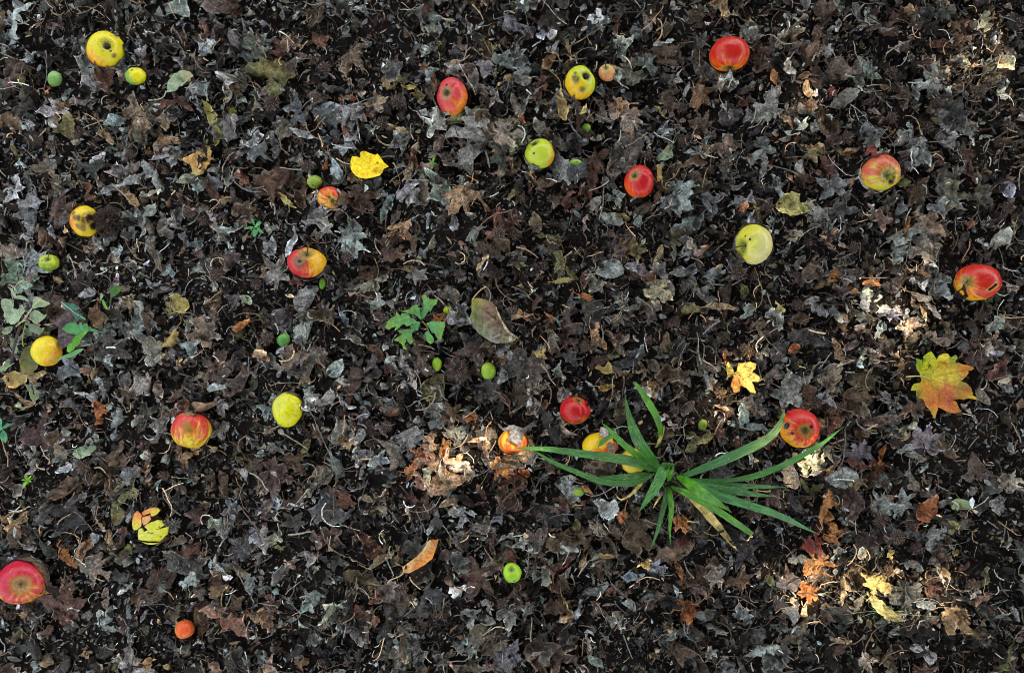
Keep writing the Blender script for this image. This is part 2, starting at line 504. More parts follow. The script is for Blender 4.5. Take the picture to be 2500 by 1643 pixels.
# ------------------------------------------------------------------ fruit: where each one lies
# px, py, rx, ry in photo pixels; axis = direction of the visible core end in the picture (x right, y up, z to the viewer)
Y1, Y2, YG, GR = (.66, .56, .015), (.72, .42, .012), (.50, .56, .02), (.20, .38, .025)
OR, RD, PK, TN = (.74, .21, .010), (.52, .018, .010), (.56, .045, .055), (.60, .36, .12)
APPLES = [
 dict(k='A1', px=258, py=124, rx=44, ry=45, short='the big yellow apple', label='yellow apple with a reddish lower rim and a dark rot hole, near the top left', base=Y1, blush=OR, bdir=(-.7, -.8, .1), bb=-.42, stripe=.20, ax=(.45, .1, .85), end='calyx', spots=[(.50, .02, .16, 1), (.62, -.20, .06, 1), (.72, -.42, .12, .6)], pits=[(.50, .02, .15, .16)]),
 dict(k='A4', px=1104, py=238, rx=40, ry=45.6, short='the creased pink-red apple', label='pink-red and orange apple with a dark green core and a crease across its right', base=OR, blush=PK, bdir=(-.5, .6, .4), bb=.10, stripe=.35, ax=(-.36, .06, .93), end='calyx', spots=[(-.32, .44, .07, 1)], pits=[(-.32, .44, .05, .06)], groove=[((-.2, 0), (.55, -.38)), ((-.2, .05), (.3, .5))]),
 dict(k='A5', px=1416.5, py=204, rx=37.5, ry=40, short='the black-specked yellow apple', label='yellow apple with a black rot hole and scattered black specks near the top edge', base=YG, blush=Y2, bdir=(-.5, -.7, .1), bb=-.15, stripe=.1, ax=(.40, .30, .85), end='calyx', spots=[(.38, .30, .20, 1), (.52, .32, .12, 1), (-.30, .02, .20, .62), (-.42, .12, .14, .55), (-.32, .38, .10, .55), (.1, -.55, .16, .35)], pits=[(.38, .30, .17, .2), (.52, .33, .10, .12)]),
 dict(k='A6', px=1483, py=179, rx=21, ry=21, short='the little tan apple', label='little tan and orange apple with an upright stem beside the black-specked yellow apple', base=TN, blush=(.62, .26, .10), bdir=(-.3, -.8, .2), bb=-.1, stripe=.7, ax=(-.28, .42, .85), end='stem', stem=(-.38, 1.0, .75), spots=[]),
 dict(k='A7', px=1781, py=132, rx=48, ry=45, short='the red apple at the top edge', label='large red-orange striped apple lying on its side at the top edge', base=OR, blush=RD, bdir=(.0, .7, .5), bb=.22, stripe=.65, ax=(-.05, -.98, .12), end='calyx', spots=[(-.05, -.93, .10, .8)]),
 dict(k='A8', px=1318, py=376, rx=36.5, ry=38.5, short='the plain yellow-green apple', label='yellow-green apple with an orange tinge on its right and one small dark worm hole', base=(.48, .56, .035), blush=OR, bdir=(.95, -.2, -.1), bb=-.50, stripe=.25, ax=(-.45, .70, .55), end='calyx', spots=[(-.45, -.10, .075, 1), (-.75, .30, .07, .7), (-.68, .18, .06, .6)], pits=[(-.45, -.10, .06, .08)]),
 dict(k='A10', px=1558.6, py=445.5, rx=36.4, ry=40.7, short='the glossy red apple', label='glossy red apple with a notch on its right beside the pale ring-shaped curled leaf', base=(.74, .10, .012), blush=(.48, .010, .014), bdir=(.35, .5, .4), bb=.12, stripe=.35, ax=(-.42, .38, .82), end='calyx', spots=[], groove=[((.2, .5), (.98, -.2))]),
 dict(k='A11', px=2148, py=423, rx=46.5, ry=44, short='the red-freckled yellow apple', label='yellow apple freckled red on top with a black scar by its stem hollow', base=(.56, .48, .03), blush=(.56, .10, .06), bdir=(-.1, .95, .1), bb=-.02, stripe=.55, ax=(.18, -.30, .93), end='stem', stem=(.14, -.28, .55), spots=[(.38, -.62, .15, .9), (.50, -.42, .10, .7), (.62, .60, .10, .6), (.18, -.50, .06, .5)], freck=1),
 dict(k='A12', px=1842, py=596, rx=47, ry=49, short='the pale yellow heart-shaped apple', label='pale yellow heart-shaped apple with its cleft and stem pointing left', base=(.66, .60, .22), blush=(.60, .56, .05), bdir=(-.8, .4, .0), bb=-.1, stripe=.1, ax=(-.86, -.22, .30), end='stem', stem=(-1.15, -.30, .0), spots=[(-.72, .32, .06, .8), (-.55, .14, .07, .9), (-.35, .7, .05, .4), (.1, .35, .05, .3), (.45, -.1, .05, .35), (.5, -.6, .05, .6), (-.2, -.3, .04, .3)], groove=[((-.98, -.2), (-.42, .06))], gw=.16, gd=.12),
 dict(k='A13', px=2388, py=690, rx=54, ry=44.5, short='the slit red apple', label='large red apple with a black slit and a yellow lower left side', base=(.70, .34, .015), blush=(.54, .020, .012), bdir=(.45, .65, .35), bb=.18, stripe=.42, ax=(-.80, .0, .50), end='calyx', slit=((.05, -.42), (.40, -.16)), spots=[(.46, -.58, .05, .4)]),
 dict(k='A14', px=749, py=642, rx=45, ry=38.5, short='the bruised apple', label='red and orange apple with a stem and a grey-brown rotten ring round a hole', base=(.72, .38, .02), blush=(.52, .03, .03), bdir=(-.8, -.1, .2), bb=.04, stripe=.3, ax=(.12, .62, .70), end='stem', stem=(.25, 1.1, .7), spots=[(-.18, .06, .17, .75)], rot=[(-.18, .06, .46, (.10, .065, .05))], pits=[(-.18, .06, .10, .10)], groove=[((-.5, -.95), (-.1, -.6))]),
 dict(k='A15', px=805, py=483.5, rx=32, ry=27.5, short='the small striped orange apple', label='small yellow-orange striped apple below the knobbly green fruit', base=(.70, .36, .04), blush=(.60, .06, .02), bdir=(.5, .5, .1), bb=-.04, stripe=.8, ax=(.42, -.40, .80), end='calyx', spots=[(.20, -.14, .10, .9)], pits=[(.20, -.14, .06, .06)]),
 dict(k='A17', px=207, py=541, rx=34, ry=37, short='the half-rotten yellow apple', label='yellow apple with an orange left rim and black rot spreading from its right side', base=(.68, .50, .015), blush=(.72, .13, .02), bdir=(-.95, -.1, .1), bb=-.30, stripe=.25, ax=(.7, .1, .6), end='none', spots=[(.50, .0, .26, .9), (.1, .10, .18, .75), (-.2, .14, .16, .7), (-.35, .42, .14, .5), (.3, -.45, .25, .4), (.0, -.4, .16, .35), (.8, .1, .35, .9), (.85, -.3, .25, .9)]),
 dict(k='A18', px=120, py=643, rx=23.5, ry=20.5, short='the tiny stemmed green apple', label='tiny yellow-green apple with a dark stem near the left edge', base=(.40, .50, .025), blush=(.18, .26, .02), bdir=(0, -.5, .2), bb=-.3, stripe=.3, ax=(.15, .50, .80), end='stem', stem=(.40, 1.1, .8), spots=[(-.3, .3, .10, .4), (.2, -.3, .08, .4), (-.5, -.2, .06, .4)]),
 dict(k='A19', px=113, py=858, rx=35, ry=36, short='the leaf-covered yellow apple', label='yellow-orange apple half covered by brown and green leaves at the left edge', base=(.74, .58, .02), blush=(.62, .28, .02), bdir=(.7, -.3, .0), bb=-.28, stripe=.1, ax=(-.2, .2, -.9), end='none', spots=[(-.80, .15, .07, .7)]),
 dict(k='A20', px=465, py=1049, rx=46.6, ry=49.5, short='the red-streaked yellow apple', label='yellow apple with red streaks on top and brown mottling below', base=(.70, .50, .02), blush=(.56, .035, .03), bdir=(-.15, .9, .25), bb=-.03, stripe=.55, ax=(.15, .9, -.3), end='none', rus=1, spots=[(.38, .78, .05, .7), (.1, .35, .16, .30), (.3, .1, .16, .30)]),
 dict(k='A21', px=702.6, py=998.6, rx=37, ry=43.5, short='the plain bright yellow apple', label='plain bright yellow apple with a cracked skin at its right and lower edges', base=(.60, .60, .06), blush=(.62, .60, .008), bdir=(.5, -.4, .1), bb=.1, stripe=.1, ax=(.3, -.2, -.9), end='none', spots=[(.0, .45, .04, .6), (.25, .62, .09, .35), (.95, .1, .1, .8)], groove=[((.3, .75), (.7, .6)), ((.2, -.9), (.8, -.62))], gw=.06, gd=.10),
 dict(k='A27', px=1403.6, py=1001, rx=37, ry=35.5, short='the deep red apple', label='deep red apple with yellow lower edge and black worm hole above the green clump', base=(.72, .42, .012), blush=(.46, .010, .012), bdir=(-.25, .55, .5), bb=.32, stripe=.32, ax=(.22, .84, .40), end='calyx', spots=[(.30, -.80, .14, 1)], pits=[(.30, -.80, .12, .12)], groove=[((.25, .7), (.42, -.2))]),
 dict(k='A28', px=1251.7, py=1078, rx=35.7, ry=34, short='the leaf-capped orange apple', label='orange striped apple under a grey lobed leaf at the tip of the longest green blade', base=(.74, .34, .03), blush=(.62, .075, .012), bdir=(.6, -.5, .0), bb=.02, stripe=.8, ax=(.10, -.92, .25), end='stem', stem=(.18, -1.35, .0), spots=[]),
 dict(k='A29', px=1463.9, py=1090, rx=40, ry=34.5, short='the apple behind the long blade', label='yellow and orange apple behind the long green blade with leaf scraps on it', base=(.76, .50, .012), blush=(.70, .12, .012), bdir=(.5, -.6, .1), bb=-.12, stripe=.3, ax=(-.1, -.2, -.9), end='none', spots=[(.1, .5, .12, .5)]),
 dict(k='A30', px=1546, py=1124, rx=33, ry=31, short='the apple under the clump', label='yellow apple almost hidden beneath the green strappy blades left of the clump', base=(.70, .50, .03), blush=(.62, .42, .02), bdir=(0, 1, 0), bb=-.2, stripe=.3, ax=(0, 0, -1), end='none', spots=[(-.4, -.4, .08, .5)]),
 dict(k='A31', px=1951, py=1045.7, rx=47.5, ry=48, short='the round red apple by the blade tip', label='round red striped apple, core facing up, with three dark holes by a blade tip', base=(.74, .34, .015), blush=(.54, .020, .016), bdir=(.4, .35, .2), bb=.12, stripe=.60, ax=(.06, -.03, .99), end='calyx', spots=[(-.80, .20, .17, 1), (-.54, -.16, .09, 1), (.34, .14, .09, 1), (-.86, -.12, .06, .5)], pits=[(-.80, .20, .14, .10), (-.54, -.16, .07, .07), (.34, .14, .07, .06)]),
 dict(k='A32', px=54, py=1418, rx=57.5, ry=54.5, short='the big crimson apple', label='big crimson apple with its stem hollow facing up in the lower left corner', base=(.56, .30, .04), blush=(.46, .010, .040), bdir=(-.35, .7, .3), bb=.26, stripe=.50, ax=(.40, .02, .90), end='hollow', spots=[(-.64, -.46, .08, 1)], halo=[(-.64, -.46, .28, (.66, .42, .02))], pits=[(-.64, -.46, .06, .06)], freck=.6, cavr=(.26, .22, .04)),
 dict(k='A34', px=451, py=1535, rx=23, ry=23, short='the orange apple at the bottom edge', label='small orange apple at the bottom edge left of the middle', base=(.74, .30, .02), blush=(.70, .10, .02), bdir=(.3, .3, .3), bb=0, stripe=.3, ax=(0, -.9, .2), end='none', spots=[]),
]
SMALL = [
 dict(k='S2', px=331, py=186, rx=24, ry=22.5, short='the small yellow-green fruit', label='small smooth fruit, green on its left and yellow on its right, near the top left', base=(.20, .36, .04), blush=(.66, .60, .01), bdir=(.9, .3, .1), bb=.10, stripe=.1, ax=(-.2, .3, .9), end='none', spots=[(-.1, .45, .10, .35)], sharp=1),
 dict(k='S3', px=133, py=193, rx=17, ry=18.5, short='the pale green ball', label='pale green wrinkled fruit with a twig across it in the upper left corner', base=(.22, .40, .12), blush=(.14, .28, .06), bdir=(0, -.8, .2), bb=-.1, stripe=.4, ax=(0, .2, -.9), end='none', spots=[], lump=.05),
 dict(k='S9', px=1406, py=402, rx=20, ry=14, short='the half-hidden green fruit', label='light green fruit half hidden under a grey leaf right of the plain yellow-green apple', base=(.24, .44, .07), blush=(.3, .5, .06), bdir=(0, 1, 0), bb=-.1, stripe=.1, ax=(0, 0, -1), end='none', spots=[(.1, .3, .10, .6)]),
 dict(k='S16', px=768, py=444.6, rx=18, ry=15.8, short='the knobbly green fruit', label='knobbly yellow-green fruit just above the small striped orange apple', base=(.26, .36, .04), blush=(.16, .24, .02), bdir=(0, -.8, 0), bb=-.2, stripe=.1, ax=(0, 0, -1), end='none', spots=[(-.1, -.7, .14, .8)], knob=1),
 dict(k='S22', px=692.7, py=830, rx=15.5, ry=16.5, short='the deep green ball', label='deep green wrinkled fruit left of the middle below the holed grey leaf', base=(.060, .20, .030), blush=(.12, .30, .05), bdir=(0, .8, 0), bb=-.2, stripe=.3, ax=(0, 0, -1), end='none', spots=[], lump=.05),
 dict(k='S23', px=787, py=693, rx=8, ry=14, short='the green sliver', label='narrow dark green fruit peeping out under the bruised apple', base=(.10, .22, .012), blush=(.1, .2, .02), bdir=(0, 1, 0), bb=-.2, stripe=.1, ax=(0, 0, -1), end='none', spots=[]),
 dict(k='S24', px=1066, py=889, rx=12, ry=17, short='the green fruit under the brown leaf', label='bright green fruit at the edge of a brown leaf, left of the wrinkled green fruit', base=(.26, .42, .015), blush=(.2, .4, .02), bdir=(0, 1, 0), bb=-.2, stripe=.1, ax=(0, 0, -1), end='none', spots=[]),
 dict(k='S25', px=1191, py=905, rx=18.5, ry=21.5, short='the wrinkled green fruit', label='wrinkled bright green fruit with a leaf scrap on it below the large olive leaf', base=(.28, .42, .03), blush=(.18, .36, .02), bdir=(0, -.8, 0), bb=-.1, stripe=.2, ax=(.3, .5, .6), end='none', spots=[(.3, -.1, .08, .4)], lump=.08, groove=[((.1, .4), (.7, -.4))]),
 dict(k='S26', px=1092, py=757, rx=9.5, ry=10, short='the tiny yellow berry', label='tiny yellow berry tucked beside the grey folded leaf near the jagged green weed', base=(.50, .56, .02), blush=(.4, .5, .02), bdir=(0, 1, 0), bb=-.2, stripe=.1, ax=(0, 0, -1), end='none', spots=[]),
 dict(k='S35', px=1251, py=1398, rx=22, ry=24.5, short='the lime green apple', label='smooth lime green apple near the bottom edge with a dent at its top', base=(.34, .60, .02), blush=(.26, .48, .02), bdir=(0, -.8, .1), bb=-.1, stripe=.1, ax=(-.10, .62, .74), end='hollow', spots=[(.2, -.6, .12, .25)], groove=[((-.1, .6), (-.5, .2))], gw=.10, gd=.05),
 dict(k='S36', px=1431, py=315, rx=12, ry=12, short='the tiny knobbly green fruit', label='tiny knobbly green fruit below the curled tan leaf near the top', base=(.13, .28, .02), blush=(.2, .34, .03), bdir=(0, .8, 0), bb=-.1, stripe=.1, ax=(0, 0, -1), end='none', spots=[], knob=1),
 dict(k='S37', px=1413, py=1201, rx=13, ry=10, short='the green fruit below the blade', label='small green fruit partly under a tan leaf below the lower left blades', base=(.24, .40, .03), blush=(.3, .4, .03), bdir=(0, 1, 0), bb=-.2, stripe=.1, ax=(0, 0, -1), end='none', spots=[]),
 dict(k='S38', px=1716, py=1037, rx=11, ry=13, short='the green fruit in the sun fleck', label='small yellow-green dented fruit among orange scraps above the olive yellow leaf', base=(.34, .44, .03), blush=(.12, .20, .01), bdir=(-.2, -.6, .2), bb=.1, stripe=.1, ax=(0, 0, -1), end='none', spots=[(.1, -.3, .3, .5)], lump=.1),
]
ROTTEN = dict(k='RT', px=268, py=541, rx=34, ry=31)
def ball_pos(a, sink):
    z = 0.012
    for _ in range(4):
        R = (a['rx'] + a['ry']) / 2 * (D - z) / F
        z = 0.010 + R * sink
    x, y, _ = W(a['px'], a['py'], z)
    return x, y, z, R
for a in APPLES: a['pos'] = ball_pos(a, .64)
for a in SMALL: a['pos'] = ball_pos(a, 1.0 if a['k'] not in ('S9', 'S23', 'S24', 'S37') else .8)
ROTTEN['pos'] = ball_pos(ROTTEN, .45)
BROKEN_C = (357.0, 1289.0)
for a in APPLES + SMALL: BALLS.append(a['pos'])
BALLS.append((*W(*BROKEN_C, .02)[:2], .012, 46 * D / F))
BALLS.append((*ROTTEN['pos'][:3], ROTTEN['pos'][3] * .8))

def fruit_material(a):
    t = NT('skin_of_' + a['short'].replace('the ', '').replace(' ', '_').replace('-', '_'))
    geo = t.n('ShaderNodeNewGeometry').outputs['Position']
    dv = t.attr('dirv'); st = t.attr('strp')
    def dot(v, d):
        x = t.n('ShaderNodeVectorMath', operation='DOT_PRODUCT'); t.l(v, x.inputs[0]); x.inputs[1].default_value = d; return x.outputs['Value']
    stripes = t.noise(st, 1.15, 4, 0.62)
    fine = t.noise(st, 2.9, 3, 0.7)
    soft = t.noise(dv, 2.0, 3, 0.5)
    b = Vector(a['bdir']).normalized()
    m = t.math('MULTIPLY_ADD', dot(dv, b), 0.55, a['bb'] + .45)
    m = t.math('MULTIPLY_ADD', t.math('SUBTRACT', stripes, 0.5), a['stripe'] * 3.6, m)
    m = t.math('MULTIPLY_ADD', t.math('SUBTRACT', fine, 0.5), a['stripe'] * 2.0, m)
    m = t.math('MULTIPLY_ADD', t.math('SUBTRACT', soft, 0.5), 0.8 if not a.get('sharp') else .3, m)
    lo, hi = (.25, .80) if not a.get('sharp') else (.42, .58)
    if a.get('freck'):
        vo = t.n('ShaderNodeTexVoronoi'); vo.inputs['Scale'].default_value = 26; t.l(dv, vo.inputs['Vector'])
        m = t.math('ADD', m, t.ramp(vo.outputs['Distance'], .1, .5, -.16 * a['freck'], .14 * a['freck']))
    f = t.ramp(m, lo, hi)
    base = t.mix(t.ramp(t.noise(dv, 3.5, 4, .6), .35, .7, 0, .45), a['base'], tuple(x * y for x, y in zip(a['base'], (.80, .86, .9))))
    # mid tone between ground colour and blush keeps the streaks orange
    midc = tuple((p + 2 * q) / 3 * 1.05 for p, q in zip(a['base'], a['blush']))
    c = t.mix(t.ramp(m, lo - .1, lo + .35), base, midc)
    c = t.mix(f, c, a['blush'])
    dk = t.ramp(t.noise(st, 2.0, 4, .7), .52, .66, 0, .55)
    c = t.mix(t.math('MULTIPLY', dk, f), c, tuple(x * .45 for x in a['blush']))
    br = t.ramp(t.noise(dv, 1.9, 5, .7, .8), .60, .72, 0, .65)
    c = t.mix(br, c, tuple(.45 * p + .55 * q * .5 for p, q in zip(a['base'], (.42, .20, .05))))
    # lenticels
    vo = t.n('ShaderNodeTexVoronoi'); vo.inputs['Scale'].default_value = 17; t.l(dv, vo.inputs['Vector'])
    c = t.mix(t.ramp(vo.outputs['Distance'], .05, .13, .38, 0), c, (.62, .50, .22))
    ax = Vector(a['ax']).normalized()
    if a['end'] in ('stem', 'hollow', 'calyx'):
        cd = a.get('cavr', (.22, .26, .05))
        nz = t.math('MULTIPLY_ADD', t.math('SUBTRACT', fine, .5), .34, dot(dv, ax))
        c = t.mix(t.ramp(nz, .84 if a['end'] != 'calyx' else .90, .985, 0, .75), c, cd)
        c = t.mix(t.ramp(nz, .982, .999, 0, .85), c, (.06, .045, .02))
    def around(d, rad, soft_, irr):
        dd = Vector((d[0], d[1], math.sqrt(max(0.0, 1 - d[0] ** 2 - d[1] ** 2)))).normalized()
        x = t.n('ShaderNodeVectorMath', operation='DISTANCE'); t.l(dv, x.inputs[0]); x.inputs[1].default_value = dd
        q = t.math('MULTIPLY_ADD', t.math('SUBTRACT', t.noise(dv, 1.6 / max(rad, .05), 4, .7), .5), irr * rad * 2, x.outputs['Value'])
        return t.ramp(q, rad * (1 - soft_), rad * (1 + soft_ * .5), 1, 0)
    for (dx, dy, rad, col) in a.get('halo', []): c = t.mix(around((dx, dy), rad, .5, .7), c, col)
    for (dx, dy, rad, col) in a.get('rot', []):
        g = around((dx, dy), rad, .55, .5); c = t.mix(t.math('MULTIPLY', g, t.ramp(soft, .3, .6, .75, .98)), c, col)
        c = t.mix(around((dx, dy), rad * .42, .4, .6), c, (.30, .26, .20))
    if a.get('rus'):
        r_ = t.ramp(t.noise(dv, 5.5, 5, .7, .6), .52, .62, 0, .7); r_ = t.math('MULTIPLY', r_, t.ramp(dot(dv, (0, -1, 0)), -.35, .25))
        c = t.mix(r_, c, (.30, .12, .025))
    for (dx, dy, rad, s) in a['spots']:
        g = around((dx, dy), rad, .22 if s > .75 else .5, .9 if rad > .11 else .4)
        if s < .75: g = t.math('MULTIPLY', g, t.ramp(t.noise(dv, 16, 3, .7), .44, .54, .25, 1.0))
        if rad >= .10: c = t.mix(around((dx, dy), rad * 1.45, .6, .9), c, tuple(.25 * p + .75 * q for p, q in zip(a['base'], (.16, .075, .02))))
        c = t.mix(t.math('MULTIPLY', g, min(1, s + .12)), c, (.018, .013, .009))
    # grime film and small scuffs
    c = t.mix(t.ramp(t.noise(geo, 90, 5, .75), .60, .72, 0, .40), c, tuple(x * .5 for x in a['base']))
    c = t.mix(t.ramp(t.noise(dv, 22, 2, .6), .66, .70, 0, .8), c, (.05, .035, .015))
    c = t.mix(t.ramp(t.noise(dv, 4.2, 5, .75, .5), .60, .68, 0, .5), c, tuple(x * .42 for x in a['base']))
    if a.get('slit'):
        p, q = a['slit']; d = t.attr('slitd')
        sx = t.n('ShaderNodeSeparateXYZ'); t.l(d, sx.inputs[0])
        c = t.mix(t.ramp(sx.outputs[0], .10, .20, .7, 0), c, (.45, .30, .02))
        c = t.mix(t.ramp(sx.outputs[0], .060, .085, 1, 0), c, (.010, .007, .006))
    t.l(c, t.b.inputs['Base Color'])
    rg = t.ramp(t.noise(geo, 60, 4, .6), .35, .7, .24, .42)
    t.l(rg, t.b.inputs['Roughness'])
    t.b.inputs['Specular IOR Level'].default_value = .34
    t.b.inputs['Subsurface Weight'].default_value = 0.0
    t.bump(t.math('ADD', t.noise(geo, 220, 3, .6), t.math('MULTIPLY', t.noise(dv, 6, 3, .5), .6)), .22, .0015)
    return t.m

def sph(d):
    return np.array([d[0], d[1], math.sqrt(max(0.0, 1 - d[0] ** 2 - d[1] ** 2))])

def fruit_mesh(a, nu=84, nv=54, seed=1):
    r = np.random.default_rng(seed)
    x0, y0, z0, R = a['pos']
    k = (D - z0) / F
    th = np.linspace(0, math.pi, nv)[:, None]; ph = (np.arange(nu) / nu * 2 * math.pi)[None, :]
    ax = Vector(a['ax']).normalized(); q = Vector((0, 0, 1)).rotation_difference(ax).to_matrix()
    Q = np.array(q)
    loc = np.stack([np.sin(th) * np.cos(ph), np.sin(th) * np.sin(ph), np.cos(th) * np.ones_like(ph)], -1).reshape(-1, 3)
    d = loc @ Q.T
    ct, stn = loc[:, 2], np.hypot(loc[:, 0], loc[:, 1])
    # profile: shoulders, hollow at both ends
    big = a['rx'] > 26 or a['end'] in ('stem', 'hollow')
    hol = 1.0 if big else .25
    zz = ct * .93 - hol * np.where(ct > 0, (.34 if a['end'] in ('stem', 'hollow') else .20), -.16) * np.exp(-(stn / .30) ** 2)
    ang = np.arctan2(loc[:, 1], loc[:, 0])
    rr = stn * (1.0 + .05 * ct) * (1 + .018 * np.cos(5 * ang + r.uniform(0, 6)) * np.abs(ct))
    P = np.stack([rr * np.cos(ang), rr * np.sin(ang), zz], 1)
    lump = a.get('lump', .034 if a['rx'] > 26 else .05)
    s = np.zeros(len(P))
    for f_, a_ in ((1.6, 1.0), (3.0, .5), (6.0, .28)):
        for _ in range(3):
            w = r.normal(size=3); w /= np.linalg.norm(w); s += a_ * np.sin(f_ * (loc @ w) * 1.6 + r.uniform(0, 6.28))
    P *= (1 + lump * s / 2)[:, None]
    if a.get('knob'):
        c = r.normal(size=(64, 3)); c /= np.linalg.norm(c, axis=1)[:, None]
        dm = np.sort(np.arccos(np.clip(loc @ c.T, -1, 1)), axis=1)
        P *= (1 + .11 * np.clip((dm[:, 1] - dm[:, 0]) * 5, 0, 1) ** .6 - .06)[:, None]
    P = P @ Q.T
    for (dx, dy, rad, dep) in a.get('pits', []):
        e = np.linalg.norm(d - sph((dx, dy)), axis=1); P -= d * (dep * np.exp(-(e / rad) ** 4))[:, None]
    def arc(p, q_):
        A, B = sph(p), sph(q_); t = np.linspace(0, 1, 24)[:, None]; C = A * (1 - t) + B * t; C /= np.linalg.norm(C, axis=1)[:, None]
        return np.linalg.norm(d[:, None, :] - C[None], axis=2).min(1)
    for (p, q_) in a.get('groove', []):
        e = arc(p, q_); P -= d * (a.get('gd', .055) * np.exp(-(e / a.get('gw', .10)) ** 2))[:, None]
    ex = {}
    if a.get('slit'):
        e = arc(*a['slit']); A, B = sph(a['slit'][0]), sph(a['slit'][1])
        P -= d * (.10 * np.exp(-(e / .06) ** 4))[:, None]; ex['slitd'] = np.stack([e] * 3, 1)
    # match the silhouette measured in the photograph
    P *= np.array([a['rx'] * k, a['ry'] * k, (a['rx'] + a['ry']) / 2 * k])
    ex['dirv'] = d
    ex['strp'] = np.stack([loc[:, 0] / (stn + .12) * 3.2, loc[:, 1] / (stn + .12) * 3.2, loc[:, 2] * .55 + r.uniform(0, 9)], 1)
    f = []
    i, j = np.meshgrid(np.arange(nv - 1), np.arange(nu), indexing='ij'); j2 = (j + 1) % nu
    p, q1, p2, q2 = i * nu + j, i * nu + j2, (i + 1) * nu + j, (i + 1) * nu + j2
    f = np.concatenate([np.stack([p, p2, q2], -1).reshape(-1, 3), np.stack([p, q2, q1], -1).reshape(-1, 3)])
    return P, f, ex

M_CALYX = pigment_material('dried_calyx', .8, .2, .5, 500)
def build_fruit(a, name, cat, group, seed):
    root = empty(name, a['pos'][:3]); tag(root, a['label'], cat, group)
    P, f, ex = fruit_mesh(a, *((84, 54) if a['rx'] > 28 else ((96, 64) if a.get('knob') else (48, 32))), seed)
    obj_mesh('skin', mesh_np('skin', P, f, fruit_material(a), extra=ex), root)
    R = a['pos'][3]; ax = np.array(Vector(a['ax']).normalized())
    hol = .93 - (.34 if a['end'] in ('stem', 'hollow') else .20) * (1.0 if (a['rx'] > 26 or a['end'] in ('stem', 'hollow')) else .25)
    foot = ax * R * hol
    r = np.random.default_rng(seed)
    if a['end'] == 'stem' and a.get('stem'):
        tip = np.array(a['stem']) * R; mid = (foot + tip) / 2 + r.normal(0, .05, 3) * R
        v, ff = tube(smooth_pts([foot - ax * .1 * R, mid, tip], 8), [.0014, .0011, .0016] if R > .02 else [.0009, .0008, .0011], 6)
        obj_mesh('stem', mesh_np('stem', v, ff, M_CALYX, col=np.tile((.085, .055, .030), (len(v), 1))), root)
    elif a['end'] == 'hollow' and R > .02:
        v, ff = tube(smooth_pts([foot - ax * .1 * R, foot + ax * .06 * R], 4), [.0016, .0010], 6)
        obj_mesh('stem', mesh_np('stem', v, ff, M_CALYX, col=np.tile((.09, .05, .03), (len(v), 1))), root)
    elif a['end'] == 'calyx':
        vs, fs, n0 = [], [], 0
        u = np.cross(ax, (0.3, .2, .9)); u /= np.linalg.norm(u); w = np.cross(ax, u)
        for i in range(9):
            t = i / 9 * 6.283 + r.normal(0, .2); dr = u * math.cos(t) + w * math.sin(t); sd = -u * math.sin(t) + w * math.cos(t)
            s = R * r.uniform(.10, .18); b = foot + ax * .02 * R
            vs += [b + sd * s * .35, b - sd * s * .35, b + dr * s * .6 + ax * s * .8, b + dr * s * 1.2 + ax * s * r.uniform(.3, .9)]
            fs += [(n0, n0 + 1, n0 + 2), (n0 + 1, n0 + 3, n0 + 2)]; n0 += 4
        vs = np.array(vs)
        obj_mesh('calyx', mesh_np('calyx', vs, np.array(fs), M_CALYX, col=np.tile((.10, .085, .05), (len(vs), 1)), smooth=False), root)
    return root

